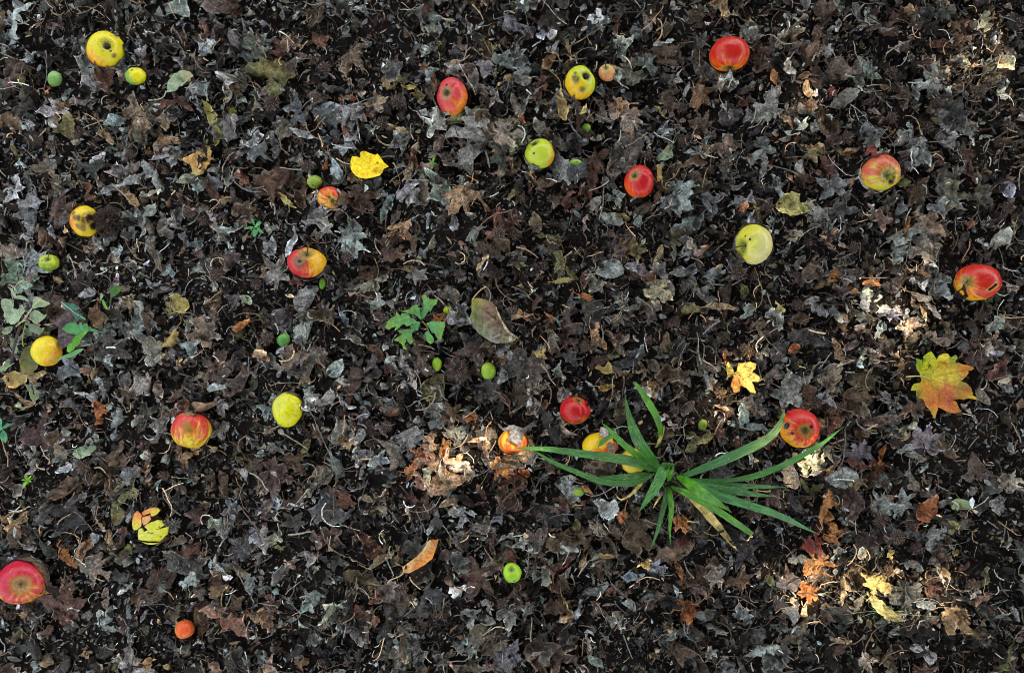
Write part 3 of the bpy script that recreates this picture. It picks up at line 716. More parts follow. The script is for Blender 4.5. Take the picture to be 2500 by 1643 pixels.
def build_all_fruit():
    for i, a in enumerate(APPLES): build_fruit(a, 'apple', 'apple', 'windfall apples on the leaf litter', 40 + i)
    for i, a in enumerate(SMALL): build_fruit(a, 'green_fruit' if a['k'] != 'S35' else 'apple', 'fruit' if a['k'] != 'S35' else 'apple', 'small green fruit in the leaf litter' if a['k'] != 'S35' else 'windfall apples on the leaf litter', 90 + i)
    # rotten brown apple beside the half-rotten one
    a = dict(ROTTEN); a.update(ax=(0.2, .1, .9), end='none', base=(.020, .014, .010), blush=(.035, .024, .016), bdir=(0, 1, 0), bb=-.2, stripe=.3, spots=[], lump=.11,
        label='rotten blackish brown apple with mouldy dirt on it right of the half-rotten yellow apple', short='the rotten brown apple')
    root = empty('rotten_apple', a['pos'][:3]); tag(root, a['label'], 'apple', 'windfall apples on the leaf litter')
    P, f, ex = fruit_mesh(a, 120, 80, 9)
    r = np.random.default_rng(3); w_ = waves(P[:, 0] * 1.0, P[:, 1] + P[:, 2], (120.0, 260.0, 600.0), (.10, .10, .08), 5); P *= (1 + .9 * w_ + .03 * r.normal(size=len(P)))[:, None]
    n_ = 260; d_ = r.normal(size=(n_, 3)); d_[:, 2] = np.abs(d_[:, 2]); d_ /= np.linalg.norm(d_, axis=1)[:, None]; q_ = d_ * a['pos'][3] * r.uniform(.92, 1.12, (n_, 1)) * np.array([1, 1, .9])
    V_, f_ = blades_np(n_, r, q_[:, 0], q_[:, 1], q_[:, 2], r.uniform(.004, .013, n_), r.uniform(.2, .7, n_), r.uniform(0, 6.3, n_), r.normal(0, .6, n_), r.normal(0, .7, n_), r.normal(0, 2, n_))
    obj_mesh('mouldy_dirt', mesh_np('mouldy_dirt', V_.reshape(-1, 3), f_, M_CHIP, col=np.repeat(np.array((.055, .040, .026)) * r.uniform(.3, 2.2, (n_, 1)), 10, 0)), root)
    obj_mesh('skin', mesh_np('skin', P, f, M_BURR, col=np.tile((.030, .020, .013), (len(P), 1)) * r.uniform(.3, 1.8, (len(P), 1)), extra=ex), root)
    # the smashed apple: shards of skin over brown flesh
    z0 = .020; cx, cy, _ = W(*BROKEN_C, .056); kk = (D - .056) / F; fx, fy, _ = W(*BROKEN_C, .035)
    root = empty('smashed_apple', (cx, cy, z0)); tag(root, 'smashed apple broken into yellow, green and orange shards over dark gaps', 'apple', 'windfall apples on the leaf litter')
    R = 47 * kk
    fl = dict(k='x', px=355, py=1291, rx=33, ry=34, pos=(cx, cy, z0, .03), ax=(0, 0, 1), end='none', lump=.09)
    P, f, ex = fruit_mesh(fl, 60, 40, 5); P[:, 2] = P[:, 2] * .9 - .004; P *= (1 + .02 * r.normal(size=(len(P), 1))); P[:, 0] += fx - cx; P[:, 1] += fy - cy
    obj_mesh('flesh', mesh_np('flesh', P, f, M_CALYX, col=np.tile((.035, .018, .008), (len(P), 1))), root)
    zc = (920, 830)
    def pp(pts): return np.array([((x - zc[0]) / 12.03 * kk, -(y - zc[1]) / 12.03 * kk) for x, y in pts])
    pieces = [
     ('left', [(390, 500), (480, 400), (600, 410), (700, 430), (760, 480), (780, 600), (810, 700), (800, 760), (680, 860), (560, 890), (500, 840), (450, 740), (400, 620)], [(-.0, .0, (.70, .18, .06)), (0, 1, (.50, .52, .02))]),
     ('top', [(690, 410), (850, 310), (1050, 270), (1160, 300), (1240, 360), (1200, 440), (1100, 490), (1040, 485), (990, 400), (880, 440), (780, 495), (720, 450)], [(0, 0, (.66, .10, .05)), (1, 0, (.55, .50, .03))]),
     ('mid', [(790, 510), (900, 480), (1010, 455), (1040, 590), (980, 660), (900, 730), (840, 738), (800, 650)], [(0, 0, (.68, .30, .08)), (0, 1, (.70, .36, .16))]),
     ('main', [(735, 900), (760, 830), (830, 800), (880, 850), (890, 910), (1010, 870), (960, 800), (920, 750), (1050, 650), (1150, 620), (1250, 590), (1340, 620), (1360, 700), (1400, 770), (1290, 840), (1230, 850), (1200, 825), (1230, 870), (1290, 860), (1480, 835), (1450, 960), (1420, 1080), (1300, 1200), (1200, 1290), (1080, 1250), (900, 1230), (650, 1180), (690, 1040)], [(0, 0, (.58, .58, .08)), (1, 1, (.62, .60, .012))]),
     ('sliver', [(700, 1265), (850, 1290), (1000, 1290), (1100, 1300), (1190, 1310), (1100, 1355), (980, 1375), (850, 1350)], [(0, 0, (.60, .56, .06)), (1, 1, (.55, .55, .03))])]
    for nm, pts, cols in pieces:
        q = jag(pp(pts), .0022, .00022, r); v, f = fill(q, .0026, r)
        n = len(v); d2 = (v ** 2).sum(1); dome = np.sqrt(np.maximum(R * R * 1.18 - d2, (R * .25) ** 2)) * .95
        cen = v.mean(0); tiltv = r.normal(0, .16, 2)
        top = dome + (v - cen) @ tiltv + r.uniform(.001, .004); bot = top - .0035
        V = np.concatenate([np.column_stack([v, top]), np.column_stack([v * .985 + cen * .015, bot])])
        b = len(q); fs = [f, f[:, ::-1] + n]
        rim = np.array([(i, (i + 1) % b) for i in range(b)])
        # the outline points come first out of the triangulation
        fs.append(np.stack([rim[:, 1], rim[:, 0], rim[:, 0] + n], 1)); fs.append(np.stack([rim[:, 1], rim[:, 0] + n, rim[:, 1] + n], 1))
        (ax_, ay_, c0), (bx_, by_, c1) = cols
        dirn = np.array([bx_ - ax_, -(by_ - ay_)], float); dirn /= np.linalg.norm(dirn) + 1e-9
        m = (v - cen) @ dirn; m = np.clip((m - m.min()) / (m.max() - m.min() + 1e-9) + r.normal(0, .06, n), 0, 1)[:, None]
        c = np.array(c0) * (1 - m) + np.array(c1) * m
        if nm == 'main':
            for (sx, sy, sr) in ((1095, 975, 2.6), (1020, 955, 1.4), (850, 1080, 1.1), (1275, 1110, 1.3), (1280, 790, 1.2)):
                e = np.linalg.norm(v - pp([(sx, sy)])[0], axis=1) / (sr * kk); c = np.where(e[:, None] < 1, np.array([.02, .012, .006]), c)
        cc = np.concatenate([c, np.tile((.20, .12, .03), (n, 1))])
        obj_mesh('skin_shard', mesh_np('skin_shard', V, np.concatenate(fs), M_SHARD, col=cc), root)
M_SHARD = pigment_material('shard_skin', .42, .4, .22, 160, .25, .001)
# ------------------------------------------------------------------ ground sheet
def build_ground():
    nx, ny = 400, 340
    x = np.linspace(-2.4, 2.4, nx); y = np.linspace(-2.1, 2.1, ny)
    X, Y = np.meshgrid(x, y, indexing='ij')
    Z = ground_z(X, Y) + waves(X, Y, (160.0, 330.0), (.0012, .0008), 9) - .003
    e = np.clip(np.minimum(2.4 - np.abs(X), 2.1 - np.abs(Y)) / .2, 0, 1); Z *= e
    v = np.stack([X, Y, Z], -1).reshape(-1, 3)
    i, j = np.meshgrid(np.arange(nx - 1), np.arange(ny - 1), indexing='ij'); a = i * ny + j
    f = np.concatenate([np.stack([a, a + ny, a + ny + 1], -1).reshape(-1, 3), np.stack([a, a + ny + 1, a + 1], -1).reshape(-1, 3)])
    n = len(v); o = 60.0
    ext = np.array([(-o, -o, 0), (o, -o, 0), (o, o, 0), (-o, o, 0)], float)
    c = [0, (nx - 1) * ny, nx * ny - 1, ny - 1]
    v = np.concatenate([v, ext]); g = []
    for k in range(4):
        k2 = (k + 1) % 4; g += [(c[k], n + k, n + k2), (c[k], n + k2, c[k2])]
    v[:n][(np.abs(v[:n, 0]) > 2.399) | (np.abs(v[:n, 1]) > 2.099), 2] = 0
    obj_mesh('ground', mesh_np('ground', v, np.concatenate([f, np.array(g)]), M_SOIL)); tag(bpy.data.objects['ground'], kind='structure')

# ------------------------------------------------------------------ uncountable litter
class Bag:
    def __init__(s): s.v, s.f, s.c, s.u, s.n = [], [], [], [], 0
    def add(s, v, f, c, u=None):
        s.v.append(v); s.f.append(f + s.n); s.c.append(np.broadcast_to(c, (len(v), 3))); s.u.append(u if u is not None else np.zeros((len(v), 2))); s.n += len(v)
    def build(s, name, mat, smooth=True, kind='stuff', parent=None):
        me = mesh_np(name, np.concatenate(s.v), np.concatenate(s.f), mat, col=np.concatenate(s.c), uv=np.concatenate(s.u), smooth=smooth)
        o = obj_mesh(name, me, parent); o['kind'] = kind; return o

def palette(x, y, r):
    """kind of pigment by place: cool sky light painted in as grey on the left, browner in the middle, bare soil lower right"""
    left = 1 / (1 + math.exp((x + .25) * 4))
    p = {'g': .20 + .10 * left, 'b': .05 + .12 * left, 'd': .20, 'n': .26 - .12 * left, 'k': .22, 'r': .03, 'h': .10, 'p': .05, 't': .035, 'v': .02}
    ks = list(p); w = np.array([p[k] for k in ks]); return ks[r.choice(len(ks), p=w / w.sum())]

def rot_place(v, r, L, ang, tilt, x, y):
    v = v * L
    ax = r.uniform(0, 6.283); c, s = math.cos(tilt), math.sin(tilt)
    u = np.array([math.cos(ax), math.sin(ax), 0.0]); w = np.array([-u[1], u[0], 0.0])
    a = v @ u; b = v @ w; z = v[:, 2]
    v = np.outer(a, u) + np.outer(b * c - z * s, w); v[:, 2] = b * s + z * c
    ca, sa = math.cos(ang), math.sin(ang)
    return np.stack([v[:, 0] * ca - v[:, 1] * sa + x, v[:, 0] * sa + v[:, 1] * ca + y, v[:, 2]], 1)

def blades_np(n, r, x, y, z, L, asp, yaw, pit, rol, curl):
    """n small curled leaf fragments, 10 vertices and 8 triangles each, all at once"""
    u = np.array([-.5, -.17, .17, .5]); wv = np.array([.30, 1.0, .85, .18])
    loc = np.zeros((n, 10, 3)); k = 0
    jit = r.uniform(.6, 1.35, (n, 4, 2)); th = u[None] * curl[:, None]
    cx = np.sin(th) / np.where(np.abs(curl) < .05, .05, curl)[:, None]; cz = (1 - np.cos(th)) / np.where(np.abs(curl) < .05, .05, curl)[:, None]
    fold = r.uniform(-.2, 1.3, (n, 1))
    for i in range(4):
        for s in (-1, 1):
            h = .5 * asp * wv[i] * jit[:, i, (s + 1) // 2]
            loc[:, k, 0] = cx[:, i] + r.normal(0, .05, n); loc[:, k, 1] = s * h * np.cos(fold[:, 0]); loc[:, k, 2] = cz[:, i] + h * np.sin(fold[:, 0]); k += 1
    loc[:, 8, 0] = cx[:, 1]; loc[:, 8, 2] = cz[:, 1]; loc[:, 9, 0] = cx[:, 2]; loc[:, 9, 2] = cz[:, 2]
    loc *= L[:, None, None]
    cp, sp, cr, sr, cy, sy = np.cos(pit), np.sin(pit), np.cos(rol), np.sin(rol), np.cos(yaw), np.sin(yaw)
    X, Y, Z = loc[..., 0], loc[..., 1], loc[..., 2]
    Y, Z = Y * cr[:, None] - Z * sr[:, None], Y * sr[:, None] + Z * cr[:, None]
    X, Z = X * cp[:, None] - Z * sp[:, None], X * sp[:, None] + Z * cp[:, None]
    X, Y = X * cy[:, None] - Y * sy[:, None], X * sy[:, None] + Y * cy[:, None]
    V = np.stack([X + x[:, None], Y + y[:, None], Z + z[:, None]], -1)
    f0 = np.array([(0, 8, 2), (8, 0, 1), (8, 1, 3), (8, 9, 2), (2, 9, 4), (8, 3, 9), (9, 3, 5), (9, 6, 4), (9, 5, 7), (9, 7, 6)])
    f = (f0[None] + 10 * np.arange(n)[:, None, None]).reshape(-1, 3)
    return V, f

HEROC = []
def clear_of_fruit(x, y, k=.97):
    m = np.ones(len(x), bool)
    for b in HEROC: m &= (x - b[0]) ** 2 + (y - b[1]) ** 2 > b[2] ** 2
    for b in BALLS: m &= (x - b[0]) ** 2 + (y - b[1]) ** 2 > (b[3] * k) ** 2
    return m

def fine_layer(bag, n, seed, smin, smax, mu, sig, lift, tilt, bright):
    r = np.random.default_rng(seed)
    x, y = r.uniform(-1.45, 1.45, n), r.uniform(-1.08, 1.08, n); m = clear_of_fruit(x, y, .93); x, y = x[m], y[m]; n = len(x)
    L = np.clip(r.lognormal(math.log(mu), sig, n), smin, smax)
    V, f = blades_np(n, r, x, y, np.zeros(n), L, r.uniform(.18, .75, n), r.uniform(0, 6.283, n), r.normal(0, tilt, n), r.normal(0, tilt * 1.3, n), r.normal(0, 2.0, n))
    h = hget(x, y); zlow = V[..., 2].min(1)
    V[..., 2] += (h - zlow * .55 + r.uniform(0, lift, n))[:, None]
    left = 1 / (1 + np.exp((x + .25) * 4)); ks = 'gbdnkrhptv'  # cool light from the left put into the pigment mix
    p = np.stack([.17 + .12 * left, .07 + .14 * left, .22 + 0 * x, .20 - .10 * left, .16 + 0 * x, .03 + 0 * x, .13 + 0 * x, .04 + 0 * x, .045 + 0 * x, .015 + 0 * x], 1); p /= p.sum(1, keepdims=True)
    idx = (r.random((n, 1)) > np.cumsum(p, 1)).sum(1).clip(0, 9)
    base = np.array([PIG[k][0] for k in ks])[idx] * np.exp(r.normal(0, .35, (n, 1))) * np.exp(r.normal(0, .06, (n, 3))) * r.choice(bright[0], n, p=bright[1])[:, None]
    C = np.repeat(base[:, None], 10, 1) * r.uniform(.8, 1.25, (n, 10, 1))
    bag.add(V.reshape(-1, 3), f, C.reshape(-1, 3))
    return V

def build_litter():
    r = np.random.default_rng(21)
    lib = []
    for i in range(96):
        k = 'mxsoxttlbxsx'[i % 12]
        v, f, uv, o, rim = leaf_flat(k, 1.0, r, .115, bites=r.integers(0, 4), warp=1.0)
        w = crumple(v, uv, 1.0, r, fold=r.uniform(-.6, .9), curl=r.choice([1.0, 2.0, 3.2, 4.6, 5.6]) * r.uniform(.7, 1.15), rough=1.9, rim=rim, flip=(r.uniform(0, 6.283), r.uniform(-.05, .2)) if i % 3 == 0 else None)
        if i % 2: w[:, 2] *= -1
        lib.append((w, f, uv, rim))
    chips, leaves = Bag(), Bag()
    def bald(x, y):     # patches where the soil shows
        return waves(np.array([x]), np.array([y]), (5.0, 11.0), (.6, .4), 77)[0] + (.55 if (x > .55 and y < -.1) else 0) + (.5 if (-.45 < x < -.05 and -.55 < y < -.25) else 0)
    # 1: crumbs and chips over the soil
    fine_layer(chips, 100000, 22, .003, .020, .0072, .48, .002, .5, ([.35, .8, 1.6], [.45, .35, .20]))
    # 2: broken leaves in layers
    for i in range(10500):
        x, y = r.uniform(-1.5, 1.5), r.uniform(-1.15, 1.15)
        if bald(x, y) > .75 and r.random() < .65: continue
        w, f, uv, rim = lib[r.integers(len(lib))]; L = float(np.clip(r.lognormal(math.log(.036), .40), .014, .085))
        v = rot_place(w, r, L, r.uniform(0, 6.283), r.normal(0, .42), x, y); settle(v, .36, .0, .45); push_out(v); hput(v, .034)
        leaves.add(v, f, leaf_colours(v, uv, L, pig(palette(x, y, r), r, .50) * .85, r, None, rim), uv)
        if i == 5200: fine_layer(chips, 16000, 23, .004, .020, .009, .45, .003, .6, ([.5, 1.0, 1.7], [.4, .4, .2]))
    # beyond the frame the litter goes on, larger and sparser
    n = 9000; x, y = r.uniform(-2.4, 2.4, n), r.uniform(-2.1, 2.1, n); m = (np.abs(x) > 1.42) | (np.abs(y) > 1.05); x, y = x[m], y[m]; n = len(x)
    V, f = blades_np(n, r, x, y, ground_z(x, y) + .006, r.uniform(.03, .08, n), r.uniform(.3, .9, n), r.uniform(0, 6.283, n), r.normal(0, .3, n), r.normal(0, .4, n), r.normal(0, 1.5, n))
    C = np.array([PIG[k][0] for k in 'gdnkh'])[r.integers(0, 5, n)] * np.exp(r.normal(0, .3, (n, 1)))
    chips.add(V.reshape(-1, 3), f, np.repeat(C, 10, 0))
    return chips, leaves

def build_bits(Bst, n=4200, seed=31, lift=.003):
    """petioles, bark strips and needles: thin curved strands lying everywhere"""
    r = np.random.default_rng(seed)
    x, y = r.uniform(-1.4, 1.4, n), r.uniform(-1.05, 1.05, n)
    L = np.clip(r.lognormal(math.log(.026), .55, n), .008, .10); a = r.uniform(0, 6.283, n); k = r.normal(0, 1.2, n)
    t = np.linspace(-.5, .5, 6); ang = a[:, None] + k[:, None] * t + .35 * r.normal(size=(n, 6)).cumsum(1) * .4
    px = x[:, None] + np.cumsum(np.cos(ang), 1) * L[:, None] / 6; py = y[:, None] + np.cumsum(np.sin(ang), 1) * L[:, None] / 6
    z = hget(px, py); zm = np.sort(z, 1)[:, -2:].mean(1, keepdims=True); z = z * .35 + zm * .65 + r.uniform(0, lift, (n, 1)) + r.normal(0, .001, (n, 6)).cumsum(1)
    m = clear_of_fruit(px[:, 0], py[:, 0], 1.15) & clear_of_fruit(px[:, -1], py[:, -1], 1.15)
    px, py, z = px[m], py[m], z[m]; n = len(px)
    P = np.stack([px, py, z], -1); tg = np.gradient(P, axis=1); tg /= np.linalg.norm(tg, axis=2, keepdims=True) + 1e-9
    sd = np.cross(tg, np.array([0, 0, 1.0])); sd /= np.linalg.norm(sd, axis=2, keepdims=True) + 1e-9; up = np.cross(sd, tg)
    rad = r.uniform(.0004, .0015, (n, 1, 1)) * np.linspace(1.1, .6, 6)[None, :, None]
    V = np.stack([P + sd * rad, P - sd * rad, P + up * rad * 1.4], 2).reshape(n, 18, 3)
    f0 = []
    for i in range(5):
        for j in range(3):
            q, q2 = i * 3 + j, i * 3 + (j + 1) % 3; f0 += [(q, q2, q2 + 3), (q, q2 + 3, q + 3)]
    f = (np.array(f0)[None] + 18 * np.arange(n)[:, None, None]).reshape(-1, 3)
    C = np.array([PIG[k][0] for k in 'ghkntnhd'])[r.integers(0, 8, n)] * np.exp(r.normal(0, .4, (n, 1))) * r.choice([.6, 1.7], n, p=[.5, .5])[:, None]
    Bst.add(V.reshape(-1, 3), f, np.repeat(C, 18, 0))

def top_scraps(Bg):
    fine_layer(Bg, 9000, 41, .004, .026, .0105, .45, .004, .65, ([.5, 1.0, 1.8], [.4, .35, .25]))

# ------------------------------------------------------------------ spiky seed balls
BURRS = """00 620 700 70;00 420 790 70;00 1850 530 42 moss;00 170 290 34 moss;00 1500 1330 60;00 1620 1390 60;00 1030 880 60;00 1830 870 70
01 490 420 60;01 1140 450 80;01 1020 620 60;01 1710 190 70;01 290 180 60;01 240 1330 50;01 1490 1390 50;01 570 180 60;01 1250 110 60;01 140 460 85;01 430 960 60;01 1950 1500 70
02 1510 70 60;02 1390 500 60;02 1490 1040 60;02 1740 950 60;02 1610 990 50;02 40 1500 70;02 970 1520 50;02 1120 880 50;02 2050 1270 50;02 1390 770 55
03 1030 220 60;03 1730 370 70;03 380 480 60 lit;03 50 1290 60;03 680 740 70;03 1320 660 70;03 1030 580 60;03 1960 1290 60;03 1960 650 80;03 1130 900 60;03 1800 300 60
10 1720 200 80;10 1720 330 80;10 1050 1280 48;10 2040 390 60;10 400 600 50
11 740 190 60;11 1800 110 60;11 1500 570 50;11 100 840 70;11 1650 1140 60;11 2060 620 50;11 1060 1530 50;11 1640 320 60
12 370 100 60;12 290 260 50;12 1830 310 80;12 1400 760 60;12 1900 930 75 lit;12 730 1010 60;12 1690 1270 60 lit;12 610 900 50;12 1960 340 50;12 1330 1400 50
13 370 60 50;13 730 110 60;13 280 570 60;13 430 1350 60;13 1750 650 60;13 1660 720 60
20 660 290 70;20 700 390 60;20 1040 220 60;20 1230 560 50;20 1310 360 50;20 2030 270 60;20 1370 760 75 pale;20 1240 1330 50;20 990 990 50;20 1920 510 60;20 220 1410 50
21 270 590 55;21 1980 1380 60;21 20 270 60;21 1180 1250 60
22 1390 880 50 red;22 1430 260 75;22 1260 1250 50;22 1950 650 70
23 1080 90 70;23 950 710 80;23 1230 940 70;23 1080 850 70;23 1200 760 70;23 990 420 60;23 1010 1120 60 lit;23 620 1290 60;23 1690 1230 60;23 500 1200 60"""
def burr_mesh(r, col, fat=1.0):
    bm_v, bm_f = [], []
    n = 14; m = 9
    th = np.linspace(0, math.pi, m)[:, None]; ph = (np.arange(n) / n * 6.283)[None]
    v = np.stack([np.sin(th) * np.cos(ph), np.sin(th) * np.sin(ph), np.cos(th) * np.ones_like(ph)], -1).reshape(-1, 3) * .60
    v *= (1 + .10 * r.normal(size=(len(v), 1)))
    i, j = np.meshgrid(np.arange(m - 1), np.arange(n), indexing='ij'); j2 = (j + 1) % n
    f = np.concatenate([np.stack([i * n + j, (i + 1) * n + j, (i + 1) * n + j2], -1).reshape(-1, 3), np.stack([i * n + j, (i + 1) * n + j2, i * n + j2], -1).reshape(-1, 3)])
    B = Bag(); B.add(v, f, np.array(col) * .35)
    k = 84; g = (np.arange(k) + .5) / k; t = np.arccos(1 - 2 * g); p = math.pi * (1 + 5 ** .5) * np.arange(k)
    for q in range(k):
        d = np.array([math.sin(t[q]) * math.cos(p[q]), math.sin(t[q]) * math.sin(p[q]), math.cos(t[q])]) + r.normal(0, .10, 3); d /= np.linalg.norm(d)
        bend = r.normal(0, .12, 3); L = r.uniform(.28, .48)
        pts = [d * .56, d * (.56 + L * .55) + bend * .3, d * (.56 + L) + bend]
        vv, ff = tube(pts, [.060 * fat, .045 * fat, .012], 3); B.add(vv, ff, np.array(col) * r.uniform(.6, 1.7))
    return mesh_np('burr', np.concatenate(B.v), np.concatenate(B.f), M_BURR, col=np.concatenate(B.c), smooth=False)
def build_burrs():
    r = np.random.default_rng(51)
    me = {'': [burr_mesh(r, (.155, .110, .085)) for _ in range(4)], 'moss': [burr_mesh(r, (.28, .25, .05), .7)], 'red': [burr_mesh(r, (.16, .045, .035))], 'pale': [burr_mesh(r, (.22, .20, .18))], 'lit': [burr_mesh(r, (.26, .16, .085))]}  # lit and pale balls: sunlight on them painted as brighter pigment
    words = {'': 'dark brown', 'moss': 'mossy yellow-green', 'red': 'reddish', 'pale': 'sunlit-painted greyish', 'lit': 'sunlit-painted brown'}
    out = []
    for row in BURRS.replace('\n', ';').split(';'):
        q = row.split(); X, Y, R = map(float, q[1:4]); k = q[4] if len(q) > 4 else ''
        px, py = T(int(q[0][0]), int(q[0][1]), X, Y); rad = R / 3.258 * (D - .02) / F * .92
        x, y, _ = W(px, py, .018)
        z = hget(np.array([x]), np.array([y]))[0] + rad * .38; x, y, _ = W(px, py, z)
        # keep clear of fruit
        for b in BALLS:
            dx, dy = x - b[0], y - b[1]; dd = math.hypot(dx, dy); need = b[3] + rad * .85
            if dd < need: x, y = b[0] + dx / dd * need, b[1] + dy / dd * need
        o = bpy.data.objects.new('seed_ball', me[k][r.integers(len(me[k]))]); o.location = (x, y, z); o.scale = (rad,) * 3
        o.rotation_euler = tuple(r.uniform(0, 6.28, 3)); link(o); tag(o, None, 'seed ball', 'spiky seed balls in the leaf litter')
        a = np.linspace(0, 6.283, 14); g = np.stack([x + np.cos(a) * rad * .6, y + np.sin(a) * rad * .6, np.full(14, z)], 1); hput(g, .04)
        hput(np.array([[x, y, z + rad * .6]]), .04)
        out.append((o, px, py, words[k] + ' spiky seed ball', rad))
    return out

# ------------------------------------------------------------------ twigs
TWIGS = """20 9 pale-brown 1890,600 1960,700 2040,800 2080,900|20 8 grey 1850,1260 1800,1390 1770,1460 1730,1530|21 9 brown 0,760 50,860 95,970|21 8 grey 490,-40 540,90 590,200
21 13 cream 250,850 330,840 440,820|21 7 pale-brown 890,420 830,570|21 9 grey 1490,760 1560,860 1650,960|21 7 cream 680,765 760,785 840,810|22 12 cream 650,1050 600,1110 560,1190
22 9 grey 1750,1345 1880,1365 2010,1440|23 11 grey 700,0 708,150 690,250 640,330|23 8 grey 1225,240 1205,450|23 6 cream 2000,740 1970,860 1945,950|10 8 dark-brown 150,760 120,900 90,1040
10 8 cream 520,180 560,270 590,360|10 7 grey 780,280 900,250 1030,220 1160,250|00 6 grey 325,30 335,200 330,330 370,460|00 5 grey 1360,500 1375,600 1395,700|00 4 dark-brown 740,870 950,820 1180,730
00 9 grey 1830,1000 1850,1080 1950,1150 2070,1160|00 6 grey 1230,1380 1340,1430 1470,1480|01 9 reddish 540,820 600,780 655,735|02 7 cream 930,800 1040,740 1120,680|02 10 cream 860,250 910,300 970,330
12 9 cream 1640,395 1790,405 1870,370 1940,340|12 16 grey 1690,690 1620,750 1560,800|12 5 dark-brown 900,790 1020,740 1120,690|13 5 grey 1440,90 1400,200 1375,320|13 5 grey 1190,60 1180,200 1160,320
13 5 cream 1530,920 1590,900 1640,860|13 6 grey 1100,1170 1160,1110 1210,1060|13 7 pale-brown 1640,820 1740,880 1840,880|12 6 grey 1420,880 1380,980 1350,1100|02 12 grey 480,590 530,680 580,740|02 5 dark-brown 1300,650 1430,655 1470,650
22 7 grey 1090,725 1180,760 1340,870|22 6 grey 860,780 910,840 960,900|20 6 grey 400,250 480,180 600,150|20 6 cream 915,560 990,620|20 5 grey 1130,1410 1190,1480 1240,1540|20 6 grey 1110,1400 1260,1400 1420,1460
21 7 grey 330,1180 300,1280 280,1340|21 6 dark-brown 340,1350 430,1260 530,1200|21 5 grey 970,320 1100,300|11 8 grey 440,1390 480,1480 510,1560|11 8 dark-brown 560,510 500,590 430,650|11 6 cream 1130,355 1100,420 1070,500
11 7 cream 1840,170 1810,260 1780,330|11 5 grey 640,1300 780,1275 930,1260|11 6 cream 1430,1290 1330,1320 1210,1385|03 8 grey 480,460 560,470 640,490|03 6 grey 830,335 900,340 980,350|03 6 cream 590,160 620,100 680,40|03 12 cream 400,130 420,80 440,30
03 5 cream 300,1545 380,1470 490,1430|03 4 grey 1570,390 1660,320 1740,230|03 6 grey 900,330 930,390 975,415|10 10 grey 880,1260 930,1340 965,1420|10 5 dark-brown 770,780 740,900 680,990|13 5 grey 600,1370 680,1410 760,1430"""
PIGT = {'pale-brown': (.17, .12, .085), 'grey': (.22, .21, .19), 'brown': (.10, .07, .05), 'cream': (.42, .37, .29), 'dark-brown': (.05, .035, .028), 'reddish': (.15, .05, .04)}
def build_twigs():
    r = np.random.default_rng(61); out = []
    for row in TWIGS.replace('\n', '|').split('|'):
        q = row.split(); t = q[0]; w = float(q[1]); pts = [tuple(map(float, a.split(','))) for a in q[3:]]
        P = []
        for X, Y in pts:
            px, py = T(int(t[0]), int(t[1]), X, Y); x, y, _ = W(px, py, .03); P.append((x, y, 0))
        P = smooth_pts(P, 14); P[1:-1, :2] += r.normal(0, .0006, (12, 2))
        h = hget(P[:, 0], P[:, 1]); h = np.convolve(np.pad(h, 2, 'edge'), np.ones(5) / 5, 'valid')
        P[:, 2] = np.maximum(h * .5 + h.max() * .5, h) + .002
        rad = w / 3.258 / 2 * D / F
        v, f = tube(P, [rad * 1.1, rad, rad * .75], 7); v += r.normal(0, rad * .10, v.shape)
        c = np.array(P.mean(0)); me = mesh_np('twig', v - c, f, M_WOOD, col=np.tile(np.array(PIGT[q[2]]) * r.uniform(.85, 1.15), (len(v), 1)))
        o = obj_mesh('twig', me, loc=c); tag(o, None, 'twig', 'twigs lying on the leaf litter')
        mx, my = np.mean(pts, axis=0); px, py = T(int(t[0]), int(t[1]), mx, my)
        Lm = np.linalg.norm(P[0] - P[-1]); word = q[2].replace('-', ' ') + (' thick' if w > 9 else ' thin' if w < 6 else '') + (' curved' if len(pts) > 2 and r.random() < .5 else '') + ' twig'
        out.append((o, px, py, word, Lm)); v[:, 2] = np.minimum(v[:, 2], .04); hput(v)
    return out
